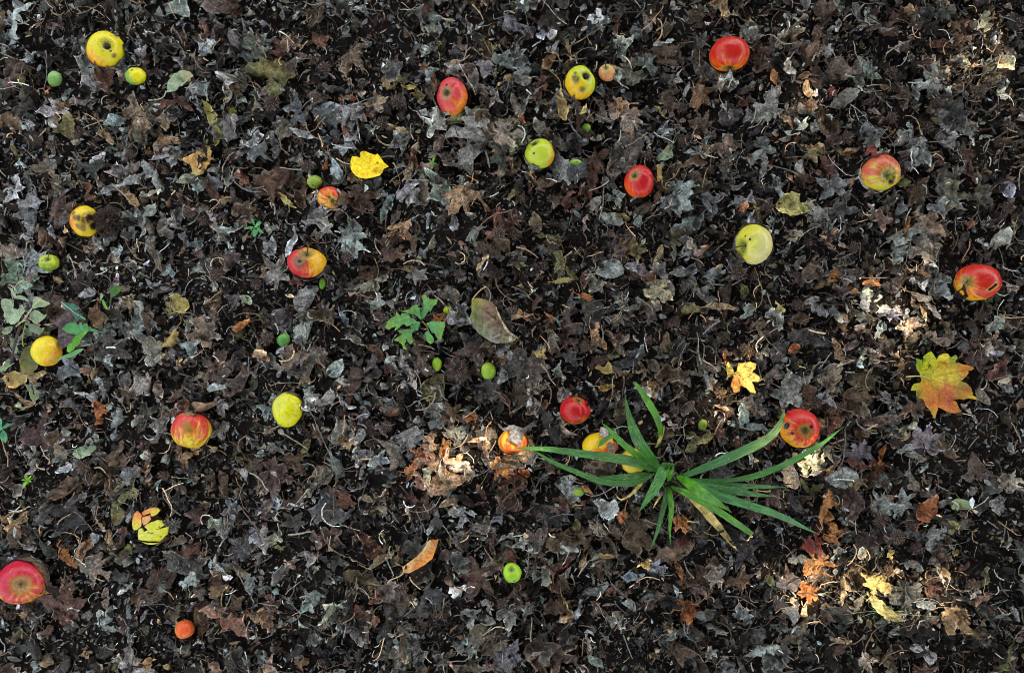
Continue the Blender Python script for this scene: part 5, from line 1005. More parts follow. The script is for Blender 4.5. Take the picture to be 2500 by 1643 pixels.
# leaves whose outline was traced: crop transform, outline, vein origin, vein tips, petiole, colours by place
def Z1(X, Y): return 1400 + X / 3.5, 920 + Y / 3.5
def Z2(X, Y): return X / 4.6, 660 + Y / 4.6
def Z4(X, Y): return 2180 + X / 7.448, 830 + Y / 7.448
def Z5(X, Y): return 920 + X / 6.611, 700 + Y / 6.611
def Z6(X, Y): return 1180 + X / 6.517, 940 + Y / 6.517
def TT(r, c): return lambda X, Y: T(r, c, X, Y)
HERO = [
 dict(tr=TT(0, 0), name='leaf', short='the wilted pale green leaf', label='wilted pale green leaf with a long curved stalk near the top left', mat='G',
  out=[(1318, 372), (1322, 330), (1326, 288), (1342, 250), (1365, 222), (1402, 200), (1460, 192), (1512, 208), (1532, 238), (1505, 250), (1492, 275), (1455, 290), (1440, 322), (1418, 312), (1395, 330), (1380, 352), (1350, 366)],
  o=(1320, 370), tips=[(1520, 225), (1420, 320)], pet=[(1320, 370), (1300, 415), (1250, 436), (1180, 442)], pc=(.30, .34, .22), cols=[(1380, 230, (.25, .32, .17)), (1500, 230, (.42, .38, .18)), (1380, 330, (.30, .38, .24))], curl=1.4, rough=.9, lift=.006),
 dict(tr=Z4, name='maple_leaf', short='the big yellow-red maple leaf', label='large maple leaf shading from yellow-green to orange and crimson near the right edge', mat='F',
  out=[(620, 610), (560, 530), (545, 470), (555, 400), (550, 310), (600, 330), (650, 370), (662, 440), (668, 360), (675, 290), (740, 220), (830, 170), (880, 240), (915, 300), (922, 345), (960, 270), (1040, 215), (1120, 215), (1150, 270), (1170, 295), (1260, 235), (1300, 265), (1295, 340), (1285, 392), (1350, 400), (1415, 430), (1530, 450), (1620, 510), (1510, 560), (1520, 600), (1470, 660), (1400, 740), (1350, 750), (1480, 800), (1560, 880), (1600, 995), (1560, 990), (1640, 1040), (1710, 1100), (1600, 1075), (1500, 1060), (1400, 1080), (1330, 1065), (1225, 1080), (1290, 1130), (1322, 1215), (1380, 1285), (1230, 1310), (1060, 1270), (980, 1220), (935, 1195), (900, 1290), (850, 1400), (800, 1290), (700, 1180), (640, 1070), (530, 1030), (530, 960), (525, 915), (445, 920), (460, 850), (520, 800), (620, 780), (650, 730)],
  o=(670, 710), tips=[(1620, 510), (1600, 940), (1380, 1285), (850, 1400), (830, 170), (1250, 240), (560, 330)], pet=[(670, 710), (580, 670), (420, 655), (235, 672)], pc=(.52, .44, .16),
  cols=[(560, 390, (.10, .28, .01)), (830, 250, (.42, .50, .01)), (740, 480, (.52, .52, .01)), (1000, 300, (.56, .50, .02)), (1230, 310, (.11, .27, .015)), (1080, 400, (.60, .30, .02)), (1450, 500, (.50, .15, .02)), (1100, 600, (.55, .38, .02)), (1200, 680, (.50, .44, .03)), (900, 700, (.50, .42, .03)), (1400, 820, (.22, .20, .03)), (1100, 900, (.42, .055, .03)), (1450, 930, (.30, .045, .02)), (1150, 1080, (.42, .05, .035)), (1250, 1230, (.50, .14, .02)), (1650, 1080, (.50, .38, .01)), (1400, 1050, (.34, .24, .01)), (700, 900, (.56, .17, .02)), (780, 1100, (.50, .10, .02)), (560, 950, (.16, .19, .02)), (490, 860, (.40, .42, .01)), (850, 1350, (.40, .34, .02)), (900, 1180, (.46, .12, .02))], curl=.35, rough=.30),
 dict(tr=TT(0, 1), name='leaf', short='the bright yellow leaf', label='bright yellow round leaf with a toothed edge and small dark holes', mat='F',
  out=[(765, 968), (768, 920), (782, 888), (815, 893), (845, 898), (848, 862), (885, 850), (925, 866), (960, 875), (985, 868), (1010, 900), (1030, 930), (1072, 965), (1030, 985), (1020, 1020), (1000, 1045), (960, 1062), (900, 1074), (850, 1066), (810, 1045), (780, 1010)],
  o=(765, 948), tips=[(1072, 965)], pet=[(768, 948), (720, 940), (655, 903)], pc=(.45, .36, .16), cols=[(900, 920, (.80, .58, .01)), (950, 1030, (.78, .52, .01)), (780, 980, (.82, .62, .012))], curl=.5, rough=.35, holes=[(888, 873, 5), (905, 875, 5), (975, 935, 6)], second=6),
 dict(tr=Z5, name='leaf', short='the large olive leaf', label='large olive and brown oval leaf with one rolled-up edge in the middle of the photo', mat='F',
  out=[(1540, 212), (1570, 195), (1620, 190), (1690, 198), (1760, 210), (1860, 260), (1910, 310), (1950, 390), (1980, 470), (2050, 600), (2120, 700), (2210, 770), (2300, 835), (2250, 860), (2240, 885), (2180, 911), (2080, 920), (2000, 922), (1950, 926), (1870, 900), (1820, 872), (1760, 830), (1650, 760), (1600, 700), (1560, 640), (1520, 570), (1503, 500), (1515, 460), (1535, 415), (1534, 330)],
  o=(1540, 215), tips=[(2290, 850)], pet=[(1540, 212), (1600, 130), (1680, 50), (1765, 0)], pc=(.42, .32, .16),
  cols=[(1600, 230, (.26, .22, .04)), (1560, 420, (.17, .20, .07)), (1700, 700, (.17, .19, .10)), (1800, 350, (.17, .10, .06)), (1850, 500, (.20, .12, .07)), (2000, 650, (.15, .10, .06)), (1900, 830, (.20, .20, .14)), (2150, 860, (.18, .16, .08))], curl=.9, rough=.4, cd=2.2, lift=.004),
 dict(tr=TT(1, 2), name='maple_leaf', short='the pale yellow maple leaf', label='yellow and tan maple leaf lying in a sun patch above the green clump', mat='D',
  out=[(1745, 1050), (1760, 1015), (1790, 1055), (1810, 1090), (1815, 1120), (1835, 1085), (1842, 1032), (1890, 1030), (1940, 1020), (1990, 1035), (1985, 1080), (1960, 1100), (2045, 1160), (2000, 1180), (1960, 1178), (1982, 1272), (1935, 1262), (1905, 1225), (1862, 1210), (1850, 1262), (1815, 1268), (1790, 1215), (1810, 1150), (1812, 1128), (1770, 1150), (1755, 1100)],
  o=(1815, 1112), tips=[(1945, 1025), (2045, 1160), (1975, 1270), (1820, 1265), (1760, 1020)], pet=[(1815, 1112), (1770, 1110), (1740, 1160)], pc=(.35, .2, .08),
  cols=[(1870, 1050, (.52, .36, .07)), (1970, 1160, (.56, .44, .10)), (1830, 1240, (.42, .20, .04)), (1950, 1240, (.56, .42, .08)), (1770, 1060, (.50, .44, .08)), (1810, 1190, (.38, .14, .03))], curl=.6, rough=.7),
 dict(tr=TT(2, 1), name='leaf', short='the curled orange leaf', label='long orange leaf curled along its length with a pale back and a thin stalk', mat='F',
  out=[(1185, 1140), (1178, 1095), (1215, 1065), (1290, 1010), (1340, 960), (1375, 895), (1400, 872), (1440, 878), (1465, 870), (1460, 900), (1445, 950), (1420, 1020), (1360, 1070), (1290, 1110), (1230, 1140)],
  o=(1185, 1140), tips=[(1460, 875)], pet=[(1190, 1135), (1150, 1165), (1085, 1190), (1060, 1215)], pc=(.50, .38, .22),
  cols=[(1240, 1060, (.58, .36, .14)), (1370, 920, (.56, .38, .16)), (1300, 1090, (.50, .16, .02)), (1420, 980, (.56, .19, .02)), (1450, 890, (.30, .10, .02))], curl=2.2, rough=.4, cd=-.8, lift=.010),
 dict(tr=Z2, name='leaf', short='the dark olive leaf', label='dark olive oval leaf with a yellow midrib, left of the leaf-covered yellow apple', mat='G',
  out=[(175, 1010), (190, 940), (222, 880), (262, 848), (310, 855), (345, 885), (370, 930), (388, 970), (378, 1050), (368, 1110), (330, 1135), (270, 1150), (222, 1172), (200, 1120), (185, 1060)],
  o=(262, 850), tips=[(325, 1120)], pet=[(262, 852), (252, 770), (270, 660), (292, 580)], pc=(.30, .36, .06), cols=[(250, 1000, (.13, .14, .03)), (340, 980, (.10, .12, .05)), (240, 1130, (.20, .18, .05))], curl=.7, rough=.4, lift=.012),
 dict(tr=Z6, name='leaf', short='the leaf on the orange apple', label='grey lobed leaf draped over the top of an orange striped apple', mat='D', over='A28',
  out=[(350, 700), (400, 660), (470, 640), (560, 672), (640, 690), (720, 650), (800, 600), (890, 575), (870, 630), (780, 690), (700, 740), (630, 800), (640, 870), (600, 920), (555, 965), (520, 930), (440, 880), (390, 850), (430, 790), (410, 710), (380, 720)],
  o=(860, 590), tips=[(560, 960), (400, 680)], cols=[(500, 830, (.17, .155, .145)), (700, 680, (.13, .12, .105)), (420, 680, (.20, .185, .17))], curl=.0, rough=.5),
 dict(tr=Z2, name='leaf', short='the brown leaf on the yellow apple', label='purplish brown torn leaf lying across the leaf-covered yellow apple', mat='D', over='A19',
  out=[(500, 580), (570, 520), (640, 450), (720, 440), (800, 450), (825, 480), (790, 540), (740, 600), (700, 640), (730, 690), (745, 770), (765, 795), (700, 850), (650, 885), (625, 850), (605, 780), (590, 700), (575, 640)],
  o=(650, 620), tips=[(800, 450), (650, 880), (500, 580)], cols=[(700, 500, (.13, .095, .095)), (660, 780, (.11, .085, .09))], curl=.0, rough=.6),
 dict(tr=Z6, name='leaf', short='the scrap on the hidden apple', label='small grey and orange leaf scrap on the apple behind the long blade', mat='D', over='A29',
  out=[(1860, 740), (1880, 690), (1930, 680), (2000, 730), (2005, 800), (1950, 815), (1880, 825), (1845, 800)], o=(1920, 680), tips=[(1920, 820)], cols=[(1900, 760, (.42, .36, .34))], curl=.0, rough=.4),
 dict(tr=Z6, name='leaf', short='the brown patch leaf', label='small brown and grey leaf piece on the apple behind the long blade', mat='D', over='A29',
  out=[(1950, 930), (2010, 890), (2060, 930), (2110, 900), (2150, 960), (2165, 1020), (2120, 1060), (2070, 1080), (2000, 1060), (1965, 1030)], o=(2000, 900), tips=[(2130, 1050)], cols=[(1990, 980, (.20, .18, .14)), (2120, 970, (.38, .13, .05))], curl=.0, rough=.6),
 dict(tr=TT(0, 2), name='leaf', short='the leaf over the green fruit', label='dark grey pointed leaf covering the lower half of a light green fruit', mat='D', over='S9',
  out=[(465, 1010), (478, 965), (540, 965), (600, 930), (628, 918), (625, 980), (640, 1040), (590, 1050), (540, 1100), (490, 1080), (465, 1040)], o=(628, 920), tips=[(500, 1080)], cols=[(550, 1000, (.10, .105, .11))], curl=.0, rough=.6),
 dict(tr=TT(2, 2), name='leaf', short='the tan leaf on the green fruit', label='small tan leaf lying against a small green fruit below the lower left blades', mat='D', over='S37',
  out=[(580, 445), (630, 440), (660, 480), (685, 520), (640, 505), (610, 490)], o=(580, 445), tips=[(685, 520)], cols=[(630, 470, (.50, .27, .10))], curl=.5, rough=.4),
]
LAND = []       # landmarks: (px, py, short name)
CAND = []       # things that still need a label: (object, px, py, phrase, size)

def build_hero(hd, seed):
    r = np.random.default_rng(seed)
    tr = hd['tr']; zl = .034
    a = next((q for q in APPLES + SMALL if q['k'] == hd.get('over')), None)
    if a is not None: zl = a['pos'][2] + a['pos'][3] * .8
    Pw = np.array([W(*tr(X, Y), zl)[:2] for X, Y in hd['out']])
    o = np.array(W(*tr(*hd['o']), zl)[:2]); tips = [np.array(W(*tr(*t), zl)[:2]) for t in hd['tips']]
    c = Pw.mean(0); L = np.linalg.norm(Pw.max(0) - Pw.min(0))
    big = L > .07
    step = .0042 if big else .003
    Q = jag(Pw - c, step * .7, L * .0008, r); v, f = fill(Q, step, r)
    uv = vein_uv(v, o - c, [t - c for t in tips], L)
    cp = np.array([W(*tr(X, Y), zl)[:2] for X, Y, _ in hd['cols']]) - c; cc = np.array([k for _, _, k in hd['cols']]) * (1.35 if hd['mat'] == 'F' else 1.0)
    if len(cp) < 3: cp = np.concatenate([cp, [o - c]]); cc = np.concatenate([cc, cc[:1] * .8])
    vn = v + r.normal(0, L * .008, v.shape)
    w = 1 / (((vn[:, None] - cp[None]) ** 2).sum(2) + (L * .06) ** 2) ** 1.6
    col = (w @ cc) / w.sum(1)[:, None]
    for (X, Y, rad) in hd.get('holes', []):
        h = np.array(W(*tr(X, Y), zl)[:2]) - c; m = np.linalg.norm(v - h, axis=1) < rad / 3.258 * D / F * 1.3; col[m] = (.02, .015, .008)
    z = crumple(v, uv, L, r, fold=.12, curl=hd['curl'], rough=hd['rough'], curl_dir=hd.get('cd'))
    z[:, :2] = v * .75 + z[:, :2] * .25 if hd['curl'] < 1 else v * .85 + z[:, :2] * .15
    z[:, 2] *= .8
    P = z + np.array([c[0], c[1], 0])
    if a is not None:
        bx, by, bz, R = a['pos']; d2 = (P[:, 0] - bx) ** 2 + (P[:, 1] - by) ** 2
        dome = bz + np.sqrt(np.maximum((R * 1.12) ** 2 - d2, 0)) * (1 if a['rx'] > 26 else 1.0)
        edge = np.where(d2 > (R * .93) ** 2, bz + R * .40 - (np.sqrt(d2) - R * .93) * .8, dome)
        P[:, 2] = (P[:, 2] - P[:, 2].min()) * .6 + np.maximum(edge, hget(P[:, 0], P[:, 1])) + .0025
    else:
        settle(P, .02, hd.get('lift', .002), .25); hput(P, .05); HEROC.append((c[0], c[1], L * .36))
    root = empty(hd['name'], (P[:, 0].mean(), P[:, 1].mean(), float(P[:, 2].min())))
    base = np.array(root.location)
    tag(root, hd['label'], 'leaf', 'fallen leaves')
    mat = {'F': M_FALLEN, 'G': M_FRESH, 'D': M_DRY}[hd['mat']]
    obj_mesh('blade', mesh_np('blade', P - base, f, mat, col=col, uv=uv), root)
    if hd.get('pet'):
        pz = np.interp(np.linspace(0, 1, len(hd['pet'])), [0, .3, 1], [P[np.argmin(((v + c - o) ** 2).sum(1)), 2] + .001, .04, .036])
        pts = np.array([W(*tr(X, Y), zz) for (X, Y), zz in zip(hd['pet'], pz)])
        vv, ff = tube(smooth_pts(pts, 14), [.0013, .0010, .0014], 6)
        obj_mesh('stalk', mesh_np('stalk', vv - base, ff, M_STEM, col=np.tile(hd['pc'], (len(vv), 1))), root)
    if hd['short'] == 'the large olive leaf':      # the edge that has rolled up over the blade
        ed = [(1925, 320, 8), (1955, 400, 20), (1990, 480, 26), (2045, 575, 34), (2090, 660, 42), (2150, 740, 44), (2220, 790, 32), (2296, 836, 6)]
        ctr = smooth_pts([W(*tr(X - q * .4, Y + q * .1), .05) for X, Y, q in ed], 22); wid = np.interp(np.linspace(0, 7, 22), range(8), [q for *_, q in ed]) / 6.611 * D / F * .5
        h = np.array([P[np.argmin((P[:, 0] - a_) ** 2 + (P[:, 1] - b_) ** 2), 2] for a_, b_, _ in ctr])
        ctr[:, 2] = np.convolve(np.pad(h, 2, 'edge'), np.ones(5) / 5, 'valid') + .002
        tg = np.gradient(ctr, axis=0); tg /= np.linalg.norm(tg, axis=1)[:, None]; sd = np.cross(tg, (0, 0, 1))
        rows = []
        for t in np.linspace(-1, 1, 7):
            rows.append(ctr + sd * (t * wid)[:, None] + np.array([0, 0, 1]) * ((1 - t * t) * wid * .8)[:, None])
        V = np.array(rows).transpose(1, 0, 2).reshape(-1, 3); n = 7; F_ = []
        for i in range(21):
            for j in range(n - 1):
                q = i * n + j; F_ += [(q, q + 1, q + n + 1), (q, q + n + 1, q + n)]
        V += r.normal(0, .0003, V.shape)
        obj_mesh('rolled_edge', mesh_np('rolled_edge', V - base, np.array(F_), M_DRY, col=np.tile((.40, .34, .20), (len(V), 1))), root)
    px, py = tr(*np.mean(hd['out'], axis=0))
    if L > .08: LAND.append((px, py, hd['short']))

def build_leaves(bag):
    r = np.random.default_rng(71)
    rows = []
    for key, s in LEAVES.items():
        for q in s.split(';'):
            q = q.split(); X, Y, L, d = map(float, q[:4]); px, py = T(int(key[0]), int(key[1]), X, Y)
            rows.append([px, py, L / 3.258, d, q[4], q[5], float(q[6]) if len(q) > 6 else .5, True])
    # the bands above and below the strip that the photograph shows
    rb = np.random.default_rng(72)
    for i in range(70):
        top = rb.random() < .5
        px = rb.uniform(-60, 2560); py = rb.uniform(-60, 105) if top else rb.uniform(1540, 1700)
        k = palette((px - 1250) * D / F, 0, rb); rows.append([px, py, float(np.clip(rb.lognormal(math.log(54), .3), 34, 95)), rb.uniform(0, 360), 'msottlb'[rb.integers(7)], k, rb.choice([.7, 1, 1, 2, 3.5]), False])
    order = sorted(range(len(rows)), key=lambda i: -rows[i][2] * (1.0 if rows[i][5] not in KEEP else 1.0))
    rank = sorted(range(len(rows)), key=lambda i: -(rows[i][2] + (30 if rows[i][5] in KEEP else 0)))
    keep = set(rank[:284])
    for i in order:
        px, py, Lp, d, kind, k, curl, inphoto = rows[i]
        L = Lp * D / F * (1.12 if kind in 'mst' else 1.04)
        x, y, _ = W(px, py, .030)
        hero = i in keep
        step = max(.0034, L * .062) if hero else max(.0045, L * .12)
        if curl == .5: curl = float(r.choice([1.1, 1.6, 2.2, 2.8]))
        bites = 0 if curl < .9 else int(r.integers(0, 3)) + (1 if kind in 'mst' else 0)
        if kind in 'mst' and curl >= 1: bites += 1
        flip = (r.uniform(0, 6.283), r.uniform(.0, .22)) if kind in 'mstb' and .9 <= curl < 3 and r.random() < .42 else None
        v, f, uv, o, rim = leaf_flat(kind, L * (1.08 if curl > 1.5 else 1.0), r, step, bites, .25 if curl < .9 else .9)
        # narrow curl axis: leaves mostly roll across their midrib
        cd = math.pi / 2 + r.normal(0, .35)
        up = 1 if r.random() < .62 else -1
        w = crumple(v, uv, L, r, fold=(.14 if curl < .9 else .32) * r.uniform(.5, 1.4), curl=min(curl, 4.5) * .95, rough=.85 if curl < .9 else 1.5, curl_dir=cd, flip=flip, rim=rim)
        w[:, 2] *= up
        if up < 0 and curl > 2.5: w[:, 2] *= .7
        tilt = r.normal(0, .12 if curl < .9 else .22)
        P = rot_place(w / L, r, L, math.radians(d), tilt, x, y)
        P[:, 0] += x - P[:, 0].mean(); P[:, 1] += y - P[:, 1].mean()
        settle(P, .20 if k not in KEEP else .08, .0015, .42); push_out(P); hput(P, .045)
        if hero and k in 'Yyowqu' and curl < 3: HEROC.append((x, y, L * .26))
        base = pig(k, r, .10 if hero else .2) * (1.06 if inphoto else 1)
        two = None
        if k == 't': two = np.array([.34, .17, .07]) * r.uniform(.6, 1)
        if k in 'gb': two = base * np.array([.62, .58, .56])
        if k in 'nh' and r.random() < .4: two = np.array([.17, .16, .14])
        col = leaf_colours(v, uv, L, base, r, two, rim)
        mat = M_FRESH if k == 'e' else M_FALLEN if k in 'y' else M_DRY
        if not hero:
            bag.add(P, f, col, uv); continue
        name = {'m': 'maple_leaf', 's': 'sweetgum_leaf'}.get(kind, 'leaf')
        c = np.array([P[:, 0].mean(), P[:, 1].mean(), P[:, 2].min()])
        stalk = Lp > 38 and r.random() < .6
        if stalk:     # thing = blade + stalk
            j = np.argmin(((v - o) ** 2).sum(1)); p0 = P[j]
            dr = np.array([math.cos(math.radians(d) + math.pi), math.sin(math.radians(d) + math.pi), 0]); sd = np.array([-dr[1], dr[0], 0]) * r.normal(0, .5)
            l = L * r.uniform(.30, .55); q1 = p0 + dr * l * .5 + sd * l * .15; q2 = p0 + dr * l + sd * l
            for q in (q1, q2): q[2] = max(hget(np.array([q[0]]), np.array([q[1]]))[0], p0[2] - .01) + .0015
            vv, ff = tube(smooth_pts([p0, q1, q2], 8), [.0009, .0007, .0010], 5); push_out(vv)
            root = empty(name, c)
            obj_mesh('blade', mesh_np('blade', P - c, f, mat, col=col, uv=uv), root)
            obj_mesh('stalk', mesh_np('stalk', vv - c, ff, M_WOOD, col=np.tile(base * np.array([1.1, .95, .85]), (len(vv), 1))), root)
        else:
            root = obj_mesh(name, mesh_np(name, P - c, f, mat, col=col, uv=uv), loc=c)
        tag(root, None, 'leaf', 'fallen leaves')
        st = 'flat' if curl < .9 else 'tightly curled' if curl >= 3 else 'curled' if curl >= 2 else 'crumpled'
        CAND.append((root, px, py, f"{st} {PIG[k][1]} {SHAPEW[kind]} leaf", L))

# ------------------------------------------------------------------ living plants
def poly_leaf(parent, name, tr, out, o, tips, z, col, seed, mat=None, curl=.4, rough=.35, col2=None, step=.0032, slope=(0, 0)):
    r = np.random.default_rng(seed)
    Pw = np.array([W(*tr(X, Y), z)[:2] for X, Y in out]); c = Pw.mean(0); L = np.linalg.norm(Pw.max(0) - Pw.min(0))
    ow = np.array(W(*tr(*o), z)[:2]) - c; tw = [np.array(W(*tr(*t), z)[:2]) - c for t in tips]
    v, f = fill(jag(Pw - c, step * .7, L * .003, r), step, r); uv = vein_uv(v, ow, tw, L)
    w = crumple(v, uv, L, r, fold=.22, curl=curl, rough=rough); w[:, :2] = v * .7 + w[:, :2] * .3
    P = w + np.array([c[0], c[1], 0]); P[:, 2] += z - w[:, 2].mean() + v @ np.array(slope)
    m = np.clip(np.linalg.norm(v - ow, axis=1) / L, 0, 1)[:, None] ** 2
    cc = np.array(col) * (1 - m) + np.array(col2 if col2 is not None else col) * m
    base = np.array(parent.location)
    return obj_mesh(name, mesh_np(name, P - base, f, mat or M_FRESH, col=cc, uv=uv), parent)

def stem(parent, name, tr, pts, zs, rad, col, mat=None):
    P = smooth_pts([W(*tr(X, Y), z) for (X, Y), z in zip(pts, zs)], 16)
    v, f = tube(P, [rad * 1.15, rad, rad * .8], 6)
    return obj_mesh(name, mesh_np(name, v - np.array(parent.location), f, mat or M_STEM, col=np.tile(col, (len(v), 1))), parent)

BLADES = [ # colour, height profile, centre line with widths in crop Z1
 ('a', .02, .13, .085, [(720, 800, 30), (600, 745, 80), (400, 700, 85), (200, 672, 70), (0, 645, 60), (-200, 618, 45), (-400, 608, 25), (-518, 607, 3)]),
 ('a', .02, .09, .035, [(690, 825, 20), (560, 895, 45), (400, 912, 55), (200, 880, 50), (0, 800, 45), (-150, 740, 35), (-280, 665, 20), (-350, 622, 3)]),
 ('a', .02, .07, .05, [(650, 825, 20), (560, 838, 50), (420, 855, 50), (300, 858, 26), (230, 852, 4)]),
 ('b', .02, .11, .09, [(700, 760, 22), (600, 705, 50), (520, 650, 55), (430, 575, 52), (350, 500, 45), (290, 435, 24), (245, 395, 3)]),
 ('a', .02, .15, .13, [(745, 800, 34), (690, 730, 66), (630, 660, 88), (560, 560, 98), (505, 430, 75), (470, 310, 42), (448, 200, 12), (440, 140, 2)]),
 ('b', .02, .12, .10, [(705, 600, 20), (738, 540, 40), (742, 450, 48), (705, 330, 60), (640, 220, 60), (585, 130, 48), (535, 65, 30), (512, 45, 4)]),
 ('c', .03, .12, .06, [(880, 860, 24), (980, 830, 48), (1120, 775, 68), (1250, 720, 80), (1400, 655, 86), (1540, 590, 84), (1650, 530, 76), (1725, 460, 64), (1770, 390, 48), (1790, 330, 28), (1803, 282, 3)]),
 ('a', .02, .09, .055, [(960, 872, 18), (1100, 880, 26), (1300, 882, 32), (1480, 862, 44), (1650, 812, 50), (1820, 740, 48), (1980, 655, 42), (2130, 565, 30), (2250, 470, 14), (2312, 424, 3)]),
 ('d', .02, .06, .03, [(1000, 880, 24), (1200, 915, 42), (1360, 928, 50), (1500, 934, 42), (1660, 938, 28), (1815, 943, 3)]),
 ('d', .02, .07, .04, [(960, 885, 22), (1100, 925, 56), (1230, 958, 78), (1380, 975, 66), (1520, 998, 46), (1620, 1012, 28), (1715, 1018, 3)]),
 ('d', .02, .09, .04, [(1000, 930, 24), (1120, 975, 60), (1260, 1022, 78), (1420, 1070, 72), (1560, 1115, 66), (1700, 1160, 60), (1830, 1215, 48), (1960, 1280, 28), (2100, 1345, 3)]),
 ('b', .02, .12, .08, [(865, 850, 26), (930, 875, 60), (1010, 925, 88), (1090, 985, 92), (1180, 1045, 66), (1270, 1100, 38), (1355, 1157, 3)]),
 ('b', .02, .07, .03, [(830, 945, 30), (930, 975, 52), (1040, 1030, 64), (1150, 1090, 62), (1260, 1160, 60), (1370, 1235, 58), (1460, 1295, 50), (1530, 1345, 36)]),
 ('a', .02, .05, .012, [(800, 940, 24), (785, 1050, 50), (765, 1130, 48), (745, 1210, 40), (715, 1320, 28), (680, 1420, 14), (638, 1505, 3)]),
 ('b', .02, .06, .02, [(815, 940, 24), (830, 1030, 46), (836, 1130, 48), (828, 1230, 36), (822, 1320, 20), (828, 1400, 8), (836, 1462, 3)]),
 ('y', .02, .04, .012, [(970, 1010, 12), (1030, 1060, 44), (1100, 1120, 64), (1170, 1200, 72), (1240, 1280, 60), (1310, 1370, 44), (1370, 1445, 22), (1402, 1482, 4)]),
 ('y', .02, .04, .012, [(600, 880, 14), (560, 930, 30), (510, 985, 24), (460, 1025, 18), (400, 1045, 12), (350, 990, 3)]),
 ('b', .02, .05, .045, [(725, 730, 14), (700, 695, 26), (675, 660, 26), (652, 620, 4)]),
 ('y', .02, .08, .08, [(705, 600, 14), (735, 540, 26), (762, 470, 24), (778, 420, 4)]),
 ('y', .02, .03, .012, [(760, 1005, 10), (735, 1030, 20), (705, 1075, 16), (680, 1125, 3)]),
 ('b', .02, .14, .145, [(815, 890, 36), (822, 830, 60), (818, 780, 84), (806, 742, 92)]),
 ('a', .02, .15, .055, [(806, 732, 98), (790, 762, 98), (752, 830, 92), (712, 910, 82), (665, 990, 66), (612, 1075, 38), (557, 1155, 3)]),
]
BC = {'a': ((.042, .175, .022), (.055, .200, .030)), 'b': ((.085, .290, .010), (.070, .240, .014)), 'c': ((.035, .165, .030), (.260, .430, .110)), 'd': ((.055, .230, .045), (.050, .200, .040)), 'y': ((.72, .56, .14), (.68, .52, .20))}
def build_clump():
    bx, by, bz = W(*Z1(800, 880), .0)
    bz = hget(np.array([bx]), np.array([by]))[0]
    root = empty('strap_leaved_plant', (bx, by, bz)); tag(root, 'green clump of long arching strap leaves growing in the leaf litter', 'plant')
    r = np.random.default_rng(81); base = np.array([bx, by, bz])
    LAND.append((*Z1(820, 880), 'the green clump'))
    for bi, (k, z0, zm, z1, pts) in enumerate(BLADES):
        n = 34; m = len(pts); arr = np.array(pts, float)
        S_ = smooth_pts(arr, n); t = np.linspace(0, 1, n)
        z = z0 + .01 + (zm - z0) * np.sin(np.clip(t / .55, 0, 1) * math.pi / 2) ** 1.0
        z = np.where(t > .55, zm + (z1 - zm) * ((t - .55) / .45) ** 1.5, z)
        if bi == len(BLADES) - 1: z = .150 - .10 * t ** 1.2
        if k == 'y': z = np.maximum(z, np.array([hget(*[np.array([q]) for q in W(*Z1(a, b), .03)[:2]])[0] for a, b, _ in S_]) + .004)
        C = np.array([W(*Z1(a, b), zz) for (a, b, _), zz in zip(S_, z)])
        wd = np.maximum(S_[:, 2], 2) / 3.5 * (D - z) / F * .5
        tg = np.gradient(C, axis=0); tg /= np.linalg.norm(tg, axis=1)[:, None] + 1e-9
        sd = np.cross(tg, np.array([0, 0, 1.0])); sd /= np.linalg.norm(sd, axis=1)[:, None] + 1e-9
        nn = np.cross(sd, tg)
        roll = r.uniform(-.35, .35) * np.sin(t * 3.1)
        cols = np.linspace(-1, 1, 7); V = []; UV = []; CC = []
        c0, c1 = map(np.array, BC[k])
        for i in range(n):
            for s in cols:
                v_ = C[i] + sd[i] * s * wd[i] * (1 + .03 * r.normal()) + nn[i] * (abs(s) * .26 + s * roll[i]) * wd[i]
                V.append(v_); UV.append((t[i] * 3 + bi, s))
                q = t[i]
                col = c0 * (1 - q) + c1 * q
                if k == 'c': u = 1 / (1 + math.exp(-(t[i] - .50 + .08 * s) * 22)); u2 = 1 / (1 + math.exp(-(t[i] - .80) * 22)); col = c0 * (1 - u) + c1 * u; col = col * (1 - u2) + np.array([.10, .22, .05]) * u2
                if k == 'y': col = c0 * (1 - q) + c1 * q; col = col * (1 - .35 * (math.sin(t[i] * 17 + bi) > .5)) * (np.array([.9, .55, .3]) if t[i] > .96 else 1)
                elif t[i] > .97: col = np.array([.30, .28, .08])
                CC.append(col)
        V = np.array(V); F_ = []
        lo = V.copy(); lo[:, 2] -= .0006
        for i in range(n - 1):
            for j in range(6):
                q = i * 7 + j; F_ += [(q, q + 1, q + 8), (q, q + 8, q + 7)]
        F_ = np.array(F_); N = len(V)
        Fa = np.concatenate([F_, F_[:, ::-1] + N])
        obj_mesh('strap_leaf' if k != 'y' else 'dead_strap_leaf', mesh_np('strap_leaf', np.concatenate([V, lo]) - base, Fa, M_BLADE if k != 'y' else M_STRAW, col=np.array(CC * 2), uv=np.array(UV * 2)), root)
    # sheathing crown where the blades meet
    B = Bag()
    for i in range(16):
        a = r.uniform(0, 6.283); rr = r.uniform(.004, .020)
        p0 = base + np.array([math.cos(a) * rr * .6, math.sin(a) * rr * .6, -.01]); p1 = base + np.array([math.cos(a) * rr * 1.5, math.sin(a) * rr * 1.5, r.uniform(.025, .055)])
        v, f = tube(smooth_pts([p0, (p0 + p1) / 2, p1], 6), [.0055, .0035, .001], 6); B.add(v - base, f, np.array((.06, .13, .03)) if i % 3 else np.array((.10, .07, .04)))
    obj_mesh('crown', mesh_np('crown', np.concatenate(B.v), np.concatenate(B.f), M_STEM, col=np.concatenate(B.c)), root)
M_STRAW = leaf_material('dead_strap', .0, 1.0, .5, .7, .25, 9, .5, .3)

